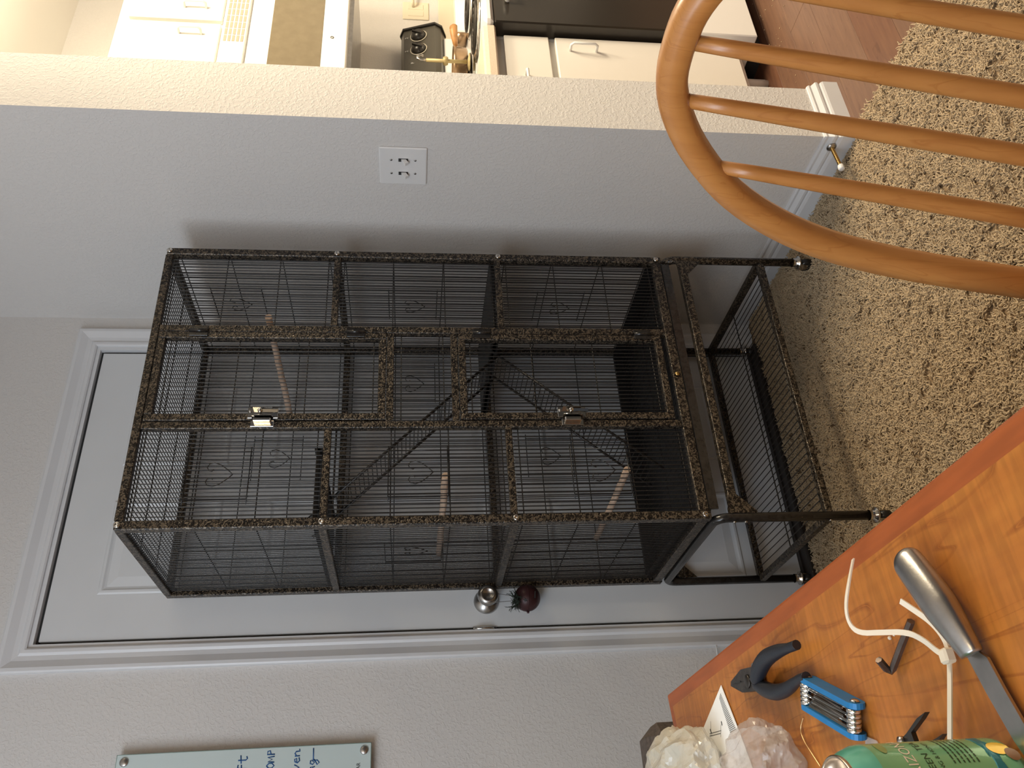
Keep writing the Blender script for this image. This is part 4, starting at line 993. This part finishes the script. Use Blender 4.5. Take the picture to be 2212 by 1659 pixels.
def can_patch(poly, deg, z, mt, name='printed_patch', off=0.0003):
    a0 = va + math.radians(deg); n = len(poly); cx = sum(p[0] for p in poly) / n; cy = sum(p[1] for p in poly) / n
    mb = MB(); k = 6; pts = [(cx, cy)]
    for r in range(1, k + 1): pts += [(cx + (p[0] - cx) * r / k, cy + (p[1] - cy) * r / k) for p in poly]
    fs = [(0, 1 + i, 1 + (i + 1) % n) for i in range(n)]
    for r in range(k - 1): fs += [(1 + r * n + i, 1 + (r + 1) * n + i, 1 + (r + 1) * n + (i + 1) % n, 1 + r * n + (i + 1) % n) for i in range(n)]
    return mb.add(wrap(pts, a0, z, off), fs).build(name, mt, cn, fix=False)
def circ(r, n=14, sx=1, sy=1): return [(r * sx * math.cos(2 * PI * i / n), r * sy * math.sin(2 * PI * i / n)) for i in range(n)]
lines = MB()
for j in range(6):
    x = -0.002
    while x < 0.026:
        w = random.uniform(0.0015, 0.0045)
        q = [(x, 0), (x + w, 0), (x + w, 0.0011), (x, 0.0011)]
        lines.add(wrap(q, va + math.radians(36), 0.0555 - j * 0.0032), [(0, 1, 2, 3)]); x += w + 0.0008
lines.build('small_print', 'can_dark', cn, fix=False, kind='stuff')
can_patch([(0.0, 0), (0.012, 0.0005), (0.024, 0.001), (0.034, 0.0015), (0.034, 0.0085), (0.024, 0.008), (0.012, 0.0075), (0, 0.007)], 20, 0.0235, 'can_blue')
can_patch(circ(0.0065, 14, 0.9, 1.1), 50, 0.021, 'can_yellow', off=0.0005); can_patch(circ(0.0050, 14, 1.0, 0.9), 40, 0.015, 'can_brown', off=0.0006)
can_patch(circ(0.0050, 14, 1.5, .6), 64, 0.096, 'can_olive')
# ---- instruction leaflet corner
lf = thing('instruction_leaflet', 'white printed instruction leaflet, one corner showing beside the plastic bags', 'paper', (-1.4249, -1.0931, 0.7400))
LP = [(-1.3912, -1.1523, 0.7420), (-1.4566, -1.1873, 0.7420), (-1.5142, -1.2141, 0.7420), (-1.4880, -0.8572, 0.7420), (-1.4327, -1.0375, 0.7420)]
MB().prism([(p[0], p[1]) for p in LP], 0.0006, (0, 0, ZT + 0.0012)).build('sheet', 'paper', lf)
pr = MB(); zz = ZT + 0.0021
def seg(a, b, w):
    a = Vector((a[0], a[1], zz)); b = Vector((b[0], b[1], zz)); s = (b - a).normalized().cross(Vector((0, 0, 1))) * w / 2
    pr.add([a - s, b - s, b + s, a + s], [(0, 1, 2, 3)])
S0 = [Vector((-1.4004, -1.1430, 0.7420)), Vector((-1.4465, -1.1666, 0.7420))]
S1 = [Vector((-1.4082, -1.1401, 0.7420)), Vector((-1.4442, -1.1524, 0.7420))]
for i in range(22):
    a = S0[0].lerp(S0[1], i / 21); b = Vector((-1.4001, -1.1469, 0.7420)).lerp(Vector((-1.4471, -1.1765, 0.7420)), i / 21)
    a2 = Vector((-1.4051, -1.1382, 0.7420)).lerp(Vector((-1.4471, -1.1541, 0.7420)), i / 21)
    seg(a2, b, 0.0010)
pr.build('print_lines', 'grey_ink', lf, fix=False, kind='stuff')
pr = MB()
dgm = [((-1.4364, -1.0785, 0.7420), (-1.4401, -1.1243, 0.7420)), ((-1.4390, -1.0769, 0.7420), (-1.4428, -1.1208, 0.7420)), ((-1.4333, -1.1265, 0.7420), (-1.4467, -1.1183, 0.7420)), ((-1.4232, -1.0906, 0.7420), (-1.4399, -1.0823, 0.7420))]
for a, b in dgm: seg(a, b, 0.0006)
for a, b in ((((-1.4302, -1.1303, 0.7420)), ((-1.4352, -1.1309, 0.7420))), (((-1.4316, -1.0834, 0.7420)), ((-1.4371, -1.0860, 0.7420)))): seg(a, b, 0.0024)
pr.build('line_drawing', 'ink', lf, fix=False, kind='stuff')
# ---- crumpled plastic bags
def bag(cx, cy, rx, ry, h, seed, mt, name, label, nsub=5, tilt=0.0):
    import bmesh
    from mathutils import noise
    bm = bmesh.new(); bmesh.ops.create_icosphere(bm, subdivisions=nsub, radius=1)
    for v in bm.verts:
        p = v.co.copy(); q = p * 1.5 + Vector((seed, seed * 1.7, 0))
        rd = 1 - abs(noise.noise(q)) * 1.3; rd2 = 1 - abs(noise.noise(q * 2.3 + Vector((5, 5, 5)))) * 1.6; rd3 = abs(noise.noise(q * 5.1))
        k = 0.66 + 0.38 * rd + 0.06 * rd2 - 0.03 * rd3
        z = max(-0.62, p.z * k)
        v.co = Vector((cx + p.x * k * rx, cy + p.y * k * ry, ZT + 0.0005 + (z + 0.62) / 1.62 * h))
    me = bpy.data.meshes.new(name); bm.to_mesh(me); bm.free(); me.materials.append(M[mt])
    o = bpy.data.objects.new(name, me); COL.objects.link(o); PLOC[o.name] = Vector((0, 0, 0))
    return tag(o, label, 'plastic bag', 'crumpled plastic bags at the table corner')
b1 = (-1.4716, -1.0171, 0.7700); b2 = (-1.5028, -1.2835, 0.7650)
bag(b1[0] - 0.008, b1[1], 0.062, 0.115, 0.070, 3.1, 'bag_cream', 'plastic_bag', 'crumpled milky cream plastic bag at the table corner, over the leaflet')
bag(b2[0] - 0.004, b2[1], 0.050, 0.078, 0.058, 8.4, 'bag_clear', 'plastic_bag', 'crumpled clear plastic bag between the milky bag and the gold wire')
# ---- bits
MB().tube([Vector(q) for q in smooth([(-1.4682, -1.3652, 0.7415), (-1.4766, -1.3531, 0.7420), (-1.4884, -1.3600, 0.7440), (-1.5000, -1.3663, 0.7420), (-1.5144, -1.3782, 0.7415)], 2)], 0.0007, 5).build(
    'twist_wire', 'gold_wire', label='thin kinked gold wire lying between the clear bag and the can', cat='wire')
sc = thing('black_snips', 'pointed black snips with a chrome pivot half hidden behind the green can', 'scissors', (-1.5175, -1.5465, 0.7400))
b_ = [(-1.5047, -1.5955, 0.7520), (-1.5079, -1.5882, 0.7520), (-1.5145, -1.5691, 0.7520), (-1.5212, -1.5699, 0.7520), (-1.5226, -1.5513, 0.7520), (-1.5184, -1.5452, 0.7520), (-1.5140, -1.5623, 0.7520), (-1.5068, -1.5821, 0.7520)]
MB().prism([(p[0], p[1]) for p in b_], 0.004, (0, 0, ZT + 0.008)).build('blade', 'knob_black', sc)
b_ = [(-1.5210, -1.6011, 0.7520), (-1.5242, -1.5939, 0.7520), (-1.5289, -1.5719, 0.7520), (-1.5288, -1.5547, 0.7520), (-1.5241, -1.5680, 0.7520), (-1.5225, -1.5911, 0.7520)]
MB().prism([(p[0], p[1]) for p in b_], 0.004, (0, 0, ZT + 0.003)).build('blade', 'dark_steel', sc)
MB().lathe([(0, 0), (0.004, 0), (0.0036, 0.003), (0, 0.004)], Vector((-1.5184, -1.5539, 0.7520)), 14).build('pivot', 'chrome', sc)
p = Vector((-1.5077, -1.4841, 0.7410))
MB().prism([((-1.5031, -1.4786, 0.7420)[0], (-1.5031, -1.4786, 0.7420)[1]), ((-1.5094, -1.4952, 0.7420)[0], (-1.5094, -1.4952, 0.7420)[1]), ((-1.5191, -1.4999, 0.7420)[0], (-1.5191, -1.4999, 0.7420)[1]), ((-1.5150, -1.4714, 0.7420)[0], (-1.5150, -1.4714, 0.7420)[1])], 0.0008, (0, 0, ZT + 0.0008)).build(
    'plastic_scrap', 'bag_clear', label='small clear plastic scrap between the blue hex key set and the can', cat='plastic scrap')
for q, l in (((-1.4414, -1.5610, 0.7420), 'larger pale nylon crumb on the table beside the loose hex key'), ((-1.4411, -1.5682, 0.7420), 'tiny pale nylon crumb under the curved cable tie')):
    MB().sphere(Vector(q), 0.0017 if 'larger' in l else 0.001, 8).build('nylon_offcut', 'tie', label=l, cat='crumb')
MB().tube([(-1.0504, -0.0120, 0.3177), (-1.0718, -0.0200, 0.3206), (-1.0940, -0.0120, 0.3199)], 0.0016, 6).build('thin_cord', 'plastic_white', label='short thin white cord hanging at the wall left of the door casing', cat='cord')
